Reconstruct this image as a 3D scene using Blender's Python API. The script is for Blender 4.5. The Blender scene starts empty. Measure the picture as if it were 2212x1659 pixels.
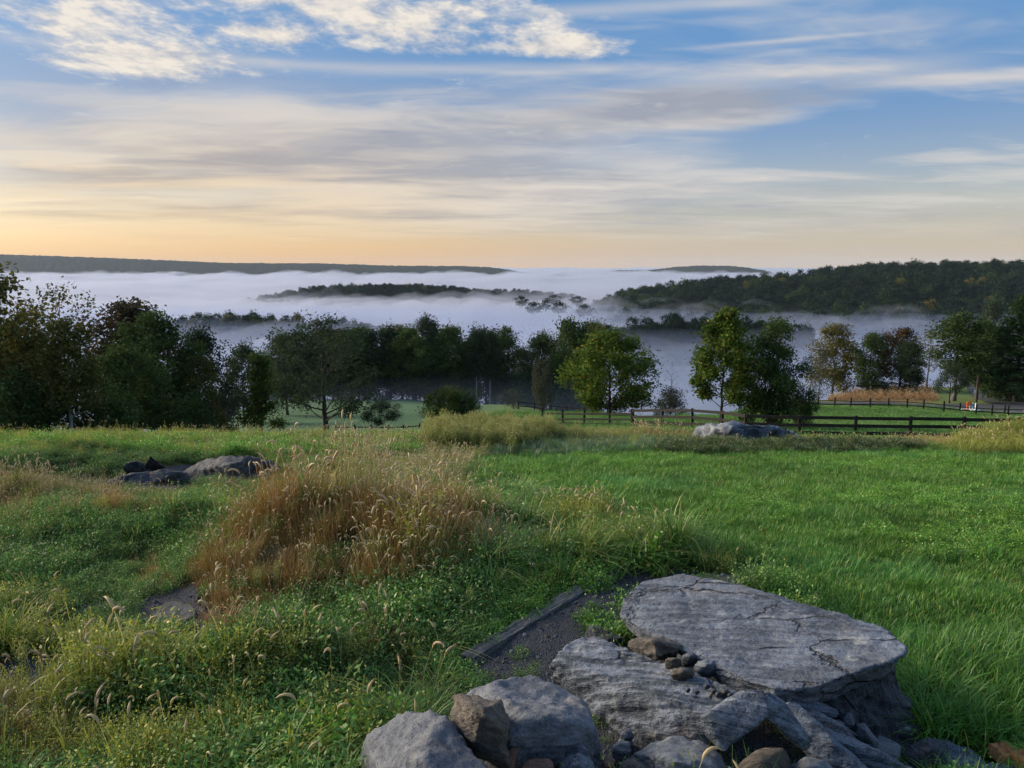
import bpy, bmesh, math, random
import numpy as np
from mathutils import Vector, Matrix

R = math.radians
scene = bpy.context.scene
coll = scene.collection

# ------------------------------------------------------------------ camera
EYE = 2.2
PITCH = math.atan(254.5 / 1671.0)
cam_d = bpy.data.cameras.new('camera')
cam_d.sensor_width = 36.0
cam_d.lens = 36.0 * 1671.0 / 2212.0
cam_d.clip_start = 0.05
cam_d.clip_end = 80000.0
cam = bpy.data.objects.new('camera', cam_d)
cam.location = (0, 0, EYE)
cam.rotation_euler = (R(90) - PITCH, 0, 0)
coll.objects.link(cam)
scene.camera = cam

# ------------------------------------------------------------------ render settings
scene.view_settings.view_transform = 'Standard'
scene.view_settings.look = 'None'
scene.view_settings.gamma = 1.0
EXPO = 0.52
scene.view_settings.exposure = EXPO
scene.render.engine = 'CYCLES'
cy = scene.cycles
cy.use_denoising = True
try:
    cy.denoiser = 'OPENIMAGEDENOISE'
    cy.denoising_input_passes = 'RGB_ALBEDO_NORMAL'
except Exception:
    pass
cy.use_adaptive_sampling = True
cy.adaptive_threshold = 0.02
cy.max_bounces = 7
cy.diffuse_bounces = 3
cy.glossy_bounces = 2
cy.transmission_bounces = 4
cy.transparent_max_bounces = 8
cy.volume_bounces = 3
cy.sample_clamp_indirect = 4.0
cy.caustics_reflective = False
cy.caustics_refractive = False

# ------------------------------------------------------------------ shader expression helper
class E:
    """a float socket in a node tree with arithmetic"""
    def __init__(s, nt, sock): s.nt = nt; s.s = sock
    def _m(s, op, *a):
        n = s.nt.nodes.new('ShaderNodeMath'); n.operation = op
        for i, v in enumerate((s,) + a):
            if isinstance(v, E): s.nt.links.new(v.s, n.inputs[i])
            else: n.inputs[i].default_value = v
        return E(s.nt, n.outputs[0])
    def __add__(s, o): return s._m('ADD', o)
    def __radd__(s, o): return s._m('ADD', o)
    def __sub__(s, o): return s._m('SUBTRACT', o)
    def __rsub__(s, o): return (s * -1.0) + o
    def __mul__(s, o): return s._m('MULTIPLY', o)
    def __rmul__(s, o): return s._m('MULTIPLY', o)
    def __truediv__(s, o): return s._m('DIVIDE', o)
    def __rtruediv__(s, o): return (s._m('POWER', -1.0)) * o
    def exp(s): return s._m('EXPONENT')
    def sq(s): return s._m('MULTIPLY', s)
    def mx(s, v): return s._m('MAXIMUM', v)
    def mn(s, v): return s._m('MINIMUM', v)
    def pw(s, v): return s._m('POWER', v)
    def clamp(s):
        r = s._m('ADD', 0.0); r.s.node.use_clamp = True; return r
    def ramp(s, lo, hi, a=0.0, b=1.0, smooth=True):
        n = s.nt.nodes.new('ShaderNodeMapRange')
        n.interpolation_type = 'SMOOTHSTEP' if smooth else 'LINEAR'
        s.nt.links.new(s.s, n.inputs[0])
        for i, v in zip((1, 2, 3, 4), (lo, hi, a, b)): n.inputs[i].default_value = v
        return E(s.nt, n.outputs[0])

def vec(nt, x, y, z):
    n = nt.nodes.new('ShaderNodeCombineXYZ')
    for i, v in enumerate((x, y, z)):
        if isinstance(v, E): nt.links.new(v.s, n.inputs[i])
        else: n.inputs[i].default_value = v
    return n.outputs[0]

def noise(nt, v, scale=1.0, detail=6.0, rough=0.55, dist=0.0, lac=2.0):
    n = nt.nodes.new('ShaderNodeTexNoise')
    if v is not None: nt.links.new(v, n.inputs['Vector'])
    n.inputs['Scale'].default_value = scale
    n.inputs['Detail'].default_value = detail
    n.inputs['Roughness'].default_value = rough
    n.inputs['Distortion'].default_value = dist
    n.inputs['Lacunarity'].default_value = lac
    return E(nt, n.outputs['Fac'])

def mixc(nt, f, a, b, mode='MIX'):
    n = nt.nodes.new('ShaderNodeMix'); n.data_type = 'RGBA'; n.blend_type = mode
    for sock, v in ((n.inputs[0], f), (n.inputs[6], a), (n.inputs[7], b)):
        if isinstance(v, E): nt.links.new(v.s, sock)
        elif isinstance(v, bpy.types.NodeSocket): nt.links.new(v, sock)
        elif isinstance(v, (int, float)): sock.default_value = v
        else: sock.default_value = (v[0], v[1], v[2], 1.0)
    return n.outputs[2]

# ------------------------------------------------------------------ world: dawn sky with clouds
SUN_AZ = R(-68.0)      # left of the view, just outside the frame
SUN_EL = R(18.0)
world = bpy.data.worlds.new('World')
scene.world = world
world.use_nodes = True
wt = world.node_tree
wt.nodes.clear()
SKY_STRENGTH = 0.1
def srgb(r, g, b):
    f = lambda c: c / 255 / 12.92 if c / 255 <= 0.04045 else ((c / 255 + 0.055) / 1.055) ** 2.4
    return (f(r), f(g), f(b))
def skyc(r, g, b, k=1.0):        # a colour of the finished sky, in units before the strength
    return tuple(c * k / SKY_STRENGTH / 2 ** EXPO for c in srgb(r, g, b))

sky = wt.nodes.new('ShaderNodeTexSky')
sky.sky_type = 'NISHITA'
sky.sun_disc = False
sky.sun_elevation = SUN_EL
sky.sun_rotation = SUN_AZ
sky.altitude = 200
sky.air_density = 1.0
sky.dust_density = 1.2
sky.ozone_density = 2.5
tc = wt.nodes.new('ShaderNodeTexCoord')
sx = wt.nodes.new('ShaderNodeSeparateXYZ')
wt.links.new(tc.outputs['Generated'], sx.inputs[0])
dx, dy, dz = (E(wt, o) for o in sx.outputs)
el = dz._m('ARCSINE') * (180 / math.pi)              # degrees above the horizon
az = dx._m('ARCTAN2', dy) * (180 / math.pi)          # degrees right of +Y
# nearness to the sun's bearing, 1 towards the sun
saz = math.sin(SUN_AZ); caz = math.cos(SUN_AZ)
toward = (dx * saz + dy * caz).ramp(-0.1, 1.0)
low = el.ramp(0.0, 11.0, 1.0, 0.0)
inv = 1.0 / (dz.mx(0.0) + 0.045)
px, py = dx * inv, dy * inv                          # the cloud deck seen in perspective
base = sky.outputs[0]
# deeper blue away from the sun, warm low haze along the horizon
base = mixc(wt, el.ramp(2.0, 12.0) * toward.ramp(0.15, 0.75, 0.9, 0.7), base, skyc(80, 146, 205))
hz = (el.mx(0.0) * (-1 / 5.4)).exp()
base = mixc(wt, hz * 0.85, base, mixc(wt, toward.ramp(0.0, 0.75), skyc(216, 194, 172), skyc(248, 192, 122)))

def blob(a0, e0, sa, se, warp_a, warp_e):
    return ((((warp_a - a0) * (1 / sa)).sq() + ((warp_e - e0) * (1 / se)).sq()) * -1.0).exp()

wn = noise(wt, vec(wt, px * 0.8, py * 1.1, 3.1), 1.0, 3.0, 0.6)
wn2 = noise(wt, vec(wt, px * 0.5, py * 1.3, 9.7), 1.0, 3.0, 0.6)
wa = az + (wn - 0.5) * 16.0
we = el + (wn2 - 0.5) * 3.4

# colours of cloud: lit cream-white, shaded grey-lavender, both warmer low and towards the sun
warm = (toward.ramp(0.15, 0.95) * el.ramp(0.0, 13.0, 1.0, 0.0)).clamp()
c_lit = mixc(wt, warm, skyc(224, 217, 210), skyc(253, 220, 168))
c_shade = mixc(wt, warm, skyc(163, 167, 178), skyc(200, 176, 150))

# 1. wide smooth veil in bands
n1 = noise(wt, vec(wt, px * 0.34 + wn2 * 0.5, py * 0.36 + wn * 0.5 - px * 0.06, 1.3), 1.0, 4.0, 0.55)
n2 = noise(wt, vec(wt, px * 0.46 + wn2 * 0.7, py * 0.62 + wn * 0.7 - px * 0.10, 7.7), 1.0, 5.0, 0.56)
veil_gate = blob(15, 10.7, 11, 1.3, wa, we) * 0.6 + blob(-16, 7.2, 26, 3.4, wa, we) + blob(9, 10.3, 13, 1.6, wa, we) * 0.95 + blob(12, 5.4, 13, 1.5, wa, we) * 0.75 \
    + el.ramp(0.8, 2.6) * el.ramp(3.2, 6.5, 1.0, 0.0) * 0.35 + el.ramp(16.0, 30.0) * 0.5 - blob(26, 8.4, 14, 2.2, wa, we) * 0.5
veil = ((n1 - 0.5) * 1.9 + veil_gate * 1.15 - 0.05).ramp(0.0, 1.25) * 0.92
c_veil = mixc(wt, ((n2 - 0.5) * 4.2 + 0.56 - blob(16, 10.7, 9, 1.1, wa, we) * 1.3 - blob(-30, 5.0, 9, 0.9, wa, we) * 0.7
                   - blob(-10, 8.0, 14, 1.8, wa, we) * 0.35 + blob(-27, 6.4, 9, 0.8, wa, we) * 0.6).clamp(), c_shade, c_lit)
col = mixc(wt, veil, base, c_veil)

# 2. thin bright cirrus streaks
n4 = noise(wt, vec(wt, px * 0.50 + wn2 * 0.6, py * 0.95 + wn * 0.7, 4.4), 1.0, 5.0, 0.58)
streak = n4.ramp(0.50, 0.72) * 0.62 * el.ramp(1.5, 5.0)
def line(e0, slope, width, a_lo, a_hi, k):
    d = (el + (wn2 - 0.5) * 0.9 + (wn - 0.5) * 0.5 - az * slope - e0) * (1 / width)
    return (d.sq() * -1.0).exp() * az.ramp(a_lo - 5, a_lo + 5) * az.ramp(a_hi - 6, a_hi + 6, 1.0, 0.0) * k
trail = line(17.0, 0.012, 0.45, 0, 30, 0.5) + line(14.2, 0.008, 0.16, 13, 24, 0.35) \
    + line(13.3, 0.004, 0.4, -34, 10, 0.45) + line(12.9, -0.022, 0.5, 12, 28, 0.55) + line(12.9, -0.055, 0.40, 24, 50, 0.6)
col = mixc(wt, (streak + trail * (n4 * 2.6 - 0.4).clamp()).clamp(), col, c_lit)

# 3. broken puffy rows high on the left
n5 = noise(wt, vec(wt, px * 2.9 + wn, py * 1.9 + wn2, 2.2), 1.0, 5.0, 0.62)
n6 = noise(wt, vec(wt, px * 10.0 + wn2 * 2.0, py * 7.0 + wn * 2.0, 5.2), 1.0, 4.0, 0.65)
gate = (blob(-29, 14.6, 9.0, 2.3, wa, we) + blob(-24.5, 12.6, 5.0, 1.2, wa, we) + blob(-7, 16.2, 12, 2.0, wa, we)
        + blob(-15.5, 14.7, 3.4, 0.8, wa, we) + blob(3.5, 14.9, 3.2, 1.0, wa, we) + blob(-20, 17.8, 18, 1.6, wa, we) * 0.9 + blob(-2, 14.6, 7, 1.1, wa, we) * 0.8
        + el.ramp(17.5, 26.0) * 0.42)
puff = (gate * 0.95 + (n5 - 0.5) * 3.0 + (n6 - 0.5) * 1.5 - 0.54).ramp(-0.15, 0.95)
c_puff = mixc(wt, ((n5 - 0.5) * 1.8 + (n6 - 0.5) * 2.4 + 0.62).clamp(), skyc(172, 178, 192), skyc(246, 236, 222))
col = mixc(wt, puff * 0.95, col, c_puff)
below = el.ramp(-1.5, 0.0, 1.0, 0.0)
col = mixc(wt, below, col, skyc(120, 125, 130))

bg = wt.nodes.new('ShaderNodeBackground')
bg.inputs['Strength'].default_value = SKY_STRENGTH
wt.links.new(col, bg.inputs['Color'])
wo = wt.nodes.new('ShaderNodeOutputWorld')
wt.links.new(bg.outputs[0], wo.inputs['Surface'])
world.cycles.sampling_method = 'MANUAL'
world.cycles.sample_map_resolution = 512

# ------------------------------------------------------------------ sun, low behind thin cloud
sun_d = bpy.data.lights.new('sun', 'SUN')
sun_d.energy = 5.0
sun_d.angle = R(35.0)
sun_d.color = (1.0, 0.84, 0.62)
sun = bpy.data.objects.new('sun', sun_d)
to_sun = Vector((math.sin(SUN_AZ) * math.cos(SUN_EL), math.cos(SUN_AZ) * math.cos(SUN_EL), math.sin(SUN_EL)))
sun.rotation_euler = to_sun.to_track_quat('Z', 'Y').to_euler()
coll.objects.link(sun)

# ------------------------------------------------------------------ measuring helpers
F = 1671.0; CU = 1106.0; CV = 829.5; CP = math.cos(PITCH); SP = math.sin(PITCH)
def tan_down(v):
    b = (v - CV) / F
    return (SP + b * CP) / (CP - b * SP)
def at(u, v, D):
    """a point seen at (u, v) of the measured photograph and D metres ahead"""
    b = (v - CV) / F
    return Vector((D * (u - CU) / F / (CP - b * SP), D, EYE - D * tan_down(v)))
def at_z(u, v, z):
    return at(u, v, (EYE - z) / tan_down(v))
def project(x, y, z):
    h = z - EYE
    f = y * CP - h * SP
    return CU + F * x / f, CV - F * (y * SP + h * CP) / f

rng = np.random.default_rng(7)
random.seed(7)

# ------------------------------------------------------------------ numpy value noise
def _hash(ix, iy, iz, seed):
    h = (ix.astype(np.int64) * 374761393 + iy.astype(np.int64) * 668265263 + iz.astype(np.int64) * 2147483647 + seed * 974634777) & 0xffffffff
    h = ((h ^ (h >> 13)) * 1274126177) & 0xffffffff
    h = ((h ^ (h >> 16)) * 2246822519) & 0xffffffff
    return ((h ^ (h >> 15)) & 0xffff) / 65535.0
def vn3(x, y, z, seed=0):
    x, y, z = np.broadcast_arrays(np.asarray(x, float), np.asarray(y, float), np.asarray(z, float))
    ix, iy, iz = np.floor(x), np.floor(y), np.floor(z)
    fx, fy, fz = x - ix, y - iy, z - iz
    fx, fy, fz = (f * f * f * (f * (f * 6 - 15) + 10) for f in (fx, fy, fz))
    r = 0
    for a in (0, 1):
        for b in (0, 1):
            for c in (0, 1):
                w = (fx if a else 1 - fx) * (fy if b else 1 - fy) * (fz if c else 1 - fz)
                r = r + w * _hash(ix + a, iy + b, iz + c, seed)
    return r * 2 - 1
def fbm(x, y, z=0.0, oct=4, seed=0, gain=0.5):
    r = 0; amp = 1.0; f = 1.0; tot = 0
    for o in range(oct):
        r = r + amp * vn3(np.asarray(x) * f + 13.7 * o, np.asarray(y) * f + 7.1 * o, np.asarray(z) * f + 3.3 * o, seed + o)
        tot += amp; amp *= gain; f *= 2.03
    return r / tot
def sstep(a, b, x):
    t = np.clip((x - a) / (b - a), 0, 1); return t * t * (3 - 2 * t)

# ------------------------------------------------------------------ hillside profile, column by column: (distance, row or height)
def zc(v, D): return EYE - tan_down(v) * D
near = [(0.5, 0.05), (3.1, 0.0)]
COLS = {
    -900: near + [(5, -.17), (8.5, -.5), (12.5, -1.0), (17, -1.7), (30, -5.2), (55, -11.8), (100, -22), (200, -46), (400, -84), (700, -104), (40000, -104)],
    0:    near + [(5, -.17), (8.5, zc(1090, 8.5)), (12.5, zc(1000, 12.5)), (17, zc(952, 17)), (30, -5.2), (55, -11.8), (100, -22), (200, -46), (400, -84), (700, -104), (40000, -104)],
    350:  near + [(5, -.17), (8.5, zc(1090, 8.5)), (13, zc(1000, 13)), (18, zc(950, 18)), (30, -5.2), (60, -12.2), (100, -20.5), (200, -44), (400, -84), (700, -104), (40000, -104)],
    600:  near + [(5, -.15), (8.5, zc(1090, 8.5)), (12.5, zc(1000, 12.5)), (17.5, zc(950, 17.5)), (40, -8.4), (75, zc(936, 75)), (100, zc(902, 100)), (150, zc(862, 150)), (200, -36), (400, -82), (700, -104), (40000, -104)],
    870:  near + [(5, -.12), (8.5, zc(1085, 8.5)), (12.5, zc(998, 12.5)), (17.5, zc(950, 17.5)), (40, -8.0), (75, zc(932, 75)), (100, zc(898, 100)), (150, zc(862, 150)), (200, -36), (400, -82), (700, -104), (40000, -104)],
    1100: near + [(5, -.08), (8, zc(1100, 8)), (12.5, zc(1000, 12.5)), (17, zc(950, 17)), (36, -6.2), (52, zc(918, 52)), (80, zc(890, 80)), (115, zc(873, 115)), (160, -28), (220, -44), (400, -84), (700, -104), (40000, -104)],
    1300: near + [(5, -.05), (8, zc(1100, 8)), (12.5, zc(1000, 12.5)), (16.5, zc(960, 16.5)), (36, zc(940, 36)), (56, zc(908, 56)), (76, zc(892, 76)), (110, -20.5), (160, -34), (230, -50), (400, -84), (700, -104), (40000, -104)],
    1500: near + [(5, -.04), (8, zc(1100, 8)), (12.5, zc(1000, 12.5)), (16, zc(962, 16)), (36, zc(934, 36)), (60, zc(896, 60)), (90, -17.5), (150, -33), (250, -54), (400, -84), (700, -104), (40000, -104)],
    1650: near + [(5, -.03), (8, zc(1100, 8)), (12.5, zc(1000, 12.5)), (16, zc(968, 16)), (36, zc(942, 36)), (52, zc(904, 52)), (70, zc(883, 70)), (95, zc(869, 95)), (150, -29), (250, -52), (400, -82), (700, -104), (40000, -104)],
    1900: near + [(5, -.03), (8, zc(1100, 8)), (12.5, zc(1000, 12.5)), (16, zc(970, 16)), (34.5, zc(947, 34.5)), (52, zc(910, 52)), (70, zc(890, 70)), (78, zc(881, 78)), (86, zc(870, 86)), (105, zc(853, 105)), (125, zc(838, 125)), (170, -29), (300, -55), (500, -84), (700, -100), (40000, -104)],
    2212: near + [(5, -.03), (8, zc(1100, 8)), (12.5, zc(1000, 12.5)), (16, zc(964, 16)), (34.0, zc(952, 34)), (52, zc(922, 52)), (70, zc(904, 70)), (76, zc(897, 76)), (88, zc(873, 88)), (100, zc(864, 100)), (150, zc(816, 150)), (220, -27), (300, -42), (500, -80), (700, -100), (40000, -104)],
    3000: near + [(5, -.03), (8, -.4), (12.5, -1.0), (16, -1.4), (34.0, -5.0), (84, -12), (150, -19), (220, -27), (300, -42), (500, -80), (700, -100), (40000, -104)],
}
_cu = np.array(sorted(COLS), float)
_lg = np.linspace(math.log(0.5), math.log(40000), 1400)
_prof = []
for k in sorted(COLS):
    d, z = zip(*COLS[k])
    p = np.interp(_lg, np.log(d), z)
    # interpolation is done on z against log distance, then smoothed lightly
    p = np.interp(_lg, np.log(d), z)
    zz = np.interp(np.exp(_lg), d, z)
    w = 13; ker = np.hanning(w + 2)[1:-1]; ker /= ker.sum()
    pad = np.pad(zz, w // 2, mode='edge')
    _prof.append(np.convolve(pad, ker, mode='valid'))
_prof = np.array(_prof)
CONE = 0.985

BUMPS = []      # local heaps of soil: (x, y, sx, sy, rotation, height)
def bump_px(u, v, D, sx, sy, rot, h):
    BUMPS.append((D * (u - CU) / F / CONE, D, sx, sy, R(rot), h))
bump_px(745, 0, 6.05, 1.0, 0.9, 0, 0.54)      # heap overgrown with brown grass
bump_px(960, 0, 7.2, 0.5, 0.7, 0, 0.16)
bump_px(250, 0, 7.2, 1.1, 0.55, -8, 0.26)      # weedy bank left of it
bump_px(60, 0, 8.6, 1.2, 0.6, 0, 0.22)
bump_px(230, 0, 12.0, 1.8, 0.8, 0, 0.30)
bump_px(520, 0, 4.05, 0.42, 0.22, 18, 0.20)    # long-grass bank in the foreground
bump_px(230, 0, 3.75, 0.7, 0.25, 14, 0.14)
bump_px(-60, 0, 10.5, 1.6, 1.2, 0, 0.35)
bump_px(1110, 0, 6.6, 0.6, 0.35, 0, 0.14)
bump_px(1500, 0, 5.9, 0.55, 0.3, 30, 0.12)
bump_px(1640, 0, 5.15, 0.45, 0.3, 25, 0.10)
bump_px(1040, 0, 17.2, 2.2, 1.0, 0, 0.12)      # goldenrod knoll
bump_px(1640, 0, 15.0, 2.6, 0.6, 0, 0.10)      # berm with dark weeds
bump_px(1850, 0, 15.0, 1.6, 0.6, 0, 0.08)
bump_px(2270, 0, 15.5, 1.2, 1.2, 0, 0.42)
bump_px(430, 0, 13.0, 0.9, 0.5, 0, 0.12)

def ground(x, y, detail=True):
    x = np.asarray(x, float); y = np.asarray(y, float)
    D = np.maximum(y, 0.5)
    ue = np.clip(CU + F * CONE * x / D, -900, 3000)
    # far to the side, keep the profile going by true distance
    side = np.maximum(np.abs(x) / 1.15, D)
    t = (np.log(side) - _lg[0]) / (_lg[1] - _lg[0])
    i = np.clip(t.astype(int), 0, len(_lg) - 2); f = np.clip(t - i, 0, 1)
    k = np.clip(np.searchsorted(_cu, ue) - 1, 0, len(_cu) - 2)
    w = (ue - _cu[k]) / (_cu[k + 1] - _cu[k]); w = w * w * (3 - 2 * w)
    za = _prof[k, i] * (1 - f) + _prof[k, i + 1] * f
    zb = _prof[k + 1, i] * (1 - f) + _prof[k + 1, i + 1] * f
    z = za * (1 - w) + zb * w
    for bx, by, sx_, sy_, ro, h in BUMPS:
        ex = (x - bx) * math.cos(ro) + (y - by) * math.sin(ro)
        ey = -(x - bx) * math.sin(ro) + (y - by) * math.cos(ro)
        z = z + h * np.exp(-(ex / sx_) ** 2 - (ey / sy_) ** 2)
    if detail:
        lawn = sstep(0.0, 0.8, x - 0.25 * (y - 4.5) * 0 - (0.2 + 0.05 * y))     # smoother mown ground on the right
        amp = 0.10 * (1 - 0.7 * lawn)
        z = z + amp * fbm(x * 0.9, y * 0.9, 0, 3, 3) * sstep(2, 5, D) + 0.25 * fbm(x * .09, y * .09, 5, 3, 9) * sstep(20, 60, D)
    return z

def gz(x, y): return float(ground(np.array([x]), np.array([y]))[0])
def on_ground(u, D):
    x = D * (u - CU) / F / CONE
    return Vector((x, D, gz(x, D)))

# ------------------------------------------------------------------ mesh helpers
def mesh_np(name, verts, faces, mat=None, smooth=True):
    me = bpy.data.meshes.new(name)
    verts = np.asarray(verts, np.float32); faces = np.asarray(faces, np.int32)
    n, k = faces.shape
    me.vertices.add(len(verts)); me.vertices.foreach_set('co', verts.ravel())
    me.loops.add(n * k); me.loops.foreach_set('vertex_index', faces.ravel())
    me.polygons.add(n)
    me.polygons.foreach_set('loop_start', np.arange(n, dtype=np.int32) * k)
    if smooth: me.polygons.foreach_set('use_smooth', np.ones(n, bool))
    me.update(calc_edges=True)
    if mat: me.materials.append(mat)
    return me
def link(name, data, parent=None, loc=None):
    o = bpy.data.objects.new(name, data)
    coll.objects.link(o)
    if parent is not None: o.parent = parent
    if loc is not None: o.location = loc
    return o
def tag(o, label=None, cat=None, group=None, kind=None):
    if label: o['label'] = label
    if cat: o['category'] = cat
    if group: o['group'] = group
    if kind: o['kind'] = kind
    return o
def grid_faces(nr, nc):
    a = np.arange(nr * nc).reshape(nr, nc)
    return np.stack([a[:-1, :-1], a[:-1, 1:], a[1:, 1:], a[1:, :-1]], -1).reshape(-1, 4)
def color_attr(me, name, cols):
    at_ = me.color_attributes.new(name, 'FLOAT_COLOR', 'POINT')
    c = np.ones((len(me.vertices), 4), np.float32); c[:, :cols.shape[1]] = cols
    at_.data.foreach_set('color', c.ravel())

# ------------------------------------------------------------------ materials
def new_mat(name):
    m = bpy.data.materials.new(name); m.use_nodes = True
    nt = m.node_tree; nt.nodes.clear()
    out = nt.nodes.new('ShaderNodeOutputMaterial')
    return m, nt, out
def principled(nt, out, color, rough=0.8, spec=0.3, bump=None, bstr=0.3, bdist=0.02):
    b = nt.nodes.new('ShaderNodeBsdfPrincipled')
    if isinstance(color, bpy.types.NodeSocket): nt.links.new(color, b.inputs['Base Color'])
    else: b.inputs['Base Color'].default_value = (*color, 1)
    if isinstance(rough, E): nt.links.new(rough.s, b.inputs['Roughness'])
    else: b.inputs['Roughness'].default_value = rough
    b.inputs['Specular IOR Level'].default_value = spec
    if bump is not None:
        bn = nt.nodes.new('ShaderNodeBump'); bn.inputs['Strength'].default_value = bstr
        bn.inputs['Distance'].default_value = bdist
        nt.links.new(bump.s, bn.inputs['Height']); nt.links.new(bn.outputs[0], b.inputs['Normal'])
    nt.links.new(b.outputs[0], out.inputs['Surface'])
    return b
def pos_xyz(nt, coord='Object'):
    t = nt.nodes.new('ShaderNodeTexCoord'); s = nt.nodes.new('ShaderNodeSeparateXYZ')
    nt.links.new(t.outputs[coord], s.inputs[0])
    return t.outputs[coord], [E(nt, o) for o in s.outputs]
def world_pos(nt):
    g = nt.nodes.new('ShaderNodeNewGeometry'); return g.outputs['Position']

# ground: kind of surface from the area it lies in (soil, turf, dry field), grain from noise
gm, nt, out = new_mat('ground_soil_and_turf')
va = nt.nodes.new('ShaderNodeVertexColor'); va.layer_name = 'area'
wp = world_pos(nt)
g1 = noise(nt, wp, 6.0, 8, 0.65); g2 = noise(nt, wp, 0.35, 5, 0.6); g3 = noise(nt, wp, 60.0, 4, 0.6)
c = mixc(nt, (g2 - 0.5) * 1.6 + 0.5, va.outputs[0], mixc(nt, 0.5, va.outputs[0], (0.11, 0.12, 0.035)))
c = mixc(nt, g1.ramp(0.35, 0.7) * 0.5, c, mixc(nt, 0.6, c, (0.022, 0.026, 0.012)))
principled(nt, out, c, 0.95, 0.1, g1 + g3 * 0.5, 0.8, 0.05)

# ------------------------------------------------------------------ ground sheet to the horizon
ring = np.concatenate([np.geomspace(0.6, 40, 230), np.geomspace(41, 400, 110)[0:], np.geomspace(420, 40000, 40)])
ang = np.concatenate([np.linspace(-100, -46, 19)[:-1], np.linspace(-46, 46, 380), np.linspace(46, 100, 19)[1:]])
rr, aa = np.meshgrid(ring, np.radians(ang), indexing='ij')
# keep the rings straight across the view so that distance ahead is what the profile is in
gx = rr * np.sin(aa); gy = rr * np.cos(aa)
gxf, gyf = gx.ravel(), gy.ravel()
gzv = ground(gxf, gyf)
gverts = np.stack([gxf, gyf, gzv], 1)
gme = mesh_np('ground', gverts, grid_faces(len(ring), len(ang)), gm)
gu, gv = project(gxf, np.maximum(gyf, .3), gzv)
gd = np.hypot(gxf, gyf)
acol = np.zeros((len(gxf), 3)); acol[:] = (0.060, 0.082, 0.022)
soil = np.array((0.050, 0.044, 0.030)); turf = np.array((0.045, 0.105, 0.022)); dry = np.array((0.20, 0.125, 0.066)); forest = np.array((0.020, 0.026, 0.012))
def paint(mask, c_):
    m = np.clip(mask, 0, 1)[:, None]; acol[:] = acol * (1 - m) + np.asarray(c_) * m
paint(sstep(14, 6, gd), soil * 0.9)
paint(sstep(0.1, 1.0, gxf - 0.2) * sstep(20, 14, gd), (0.032, 0.075, 0.016))
paint(sstep(30, 40, gd) * (gu > 1000), (0.150, 0.225, 0.075))            # pasture
paint(sstep(40, 55, gd) * sstep(1150, 1000, gu), (0.075, 0.165, 0.095))  # meadow on the left, its bluish shade put into the colour
paint(sstep(85, 92, gyf) * sstep(125, 120, gyf) * sstep(1760, 1800, gu) * sstep(2040, 2000, gu), dry)
paint(sstep(120, 127, gyf) * sstep(1700, 1800, gu), (0.10, 0.10, 0.04))
paint(sstep(150, 170, gd), forest)
color_attr(gme, 'area', acol)
g = link('ground', gme); tag(g, kind='structure')

# ------------------------------------------------------------------ wooded hills rising out of the valley
def hill(name, us, vtops, D0, D1, D2, base, canopy, bump_amp, bump_size, nu=260, nd=60, mat=None, seed=1):
    """ridge whose crest, D1 metres away, is seen along us/vtops; slopes to base at D0 and D2"""
    uu = np.linspace(us[0], us[-1], nu)
    vv = np.interp(uu, us, vtops)
    ker = np.hanning(9); ker /= ker.sum()
    vv = np.convolve(np.pad(vv, 4, mode='edge'), ker, 'valid')
    zt = EYE - np.array([tan_down(v) for v in vv]) * D1 - canopy
    dd = np.linspace(D0, D2, nd)
    U, DD = np.meshgrid(uu, dd)
    w = np.where(DD < D1, sstep(D0, D1, DD) * .25 + .75 * np.clip((DD - D0) / (D1 - D0), 0, 1), sstep(D2, D1, DD))
    X = DD * (U - CU) / F / CONE
    ends = (sstep(0, .06, (uu - uu[0]) / (uu[-1] - uu[0])) * sstep(0, .06, (uu[-1] - uu) / (uu[-1] - uu[0])))[None, :]
    Z = base + (zt[None, :] - base) * w * ends
    Z = Z + bump_amp * fbm(X / bump_size, DD / bump_size, 0, 4, seed, 0.6)
    me = mesh_np(name, np.stack([X.ravel(), DD.ravel(), Z.ravel()], 1), grid_faces(nd, nu), mat)
    o = link(name, me); tag(o, kind='structure')
    return (uu, dd, X, DD, Z)

hm, nt, out = new_mat('far_woodland')
wp = world_pos(nt)
n_a = noise(nt, wp, 0.035, 6, 0.7); n_b = noise(nt, wp, 0.006, 4, 0.6)
c = mixc(nt, n_a.ramp(0.35, 0.65), (0.010, 0.016, 0.008), (0.026, 0.036, 0.016))
c = mixc(nt, n_b.ramp(0.45, 0.65) * 0.4, c, (0.034, 0.032, 0.014))
principled(nt, out, c, 0.95, 0.05, n_a, 1.0, 6.0)

hill('far_ridge', [-2400, -1200, -400, 0, 150, 350, 500, 700, 850, 1000, 1100, 1200, 1260], [556, 536, 538, 549, 553, 561, 568, 569, 574, 575, 579, 587, 600],
     5600, 6600, 8200, -106, 0, 9, 22, 1300, 50, hm, 4)
hill('far_ridge', [1260, 1320, 1400, 1450, 1500, 1560, 1600, 1640, 1700], [596, 584, 583, 577, 574, 574, 578, 585, 600],
     6300, 7000, 8200, -106, 0, 9, 22, 500, 50, hm, 8)
hm2, nt, out = new_mat('woodland_floor')
principled(nt, out, (0.02, 0.026, 0.012), 0.95, 0.05)
HILLS = {}
HILLS['island'] = hill('valley_hill', [470, 540, 600, 650, 700, 800, 900, 960, 1020, 1080, 1150, 1230, 1300], [668, 652, 640, 629, 621, 617, 617, 621, 627, 630, 632, 640, 664],
     1330, 1560, 1900, -100, 13, 2, 60, 220, 50, hm2, 5)
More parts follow.
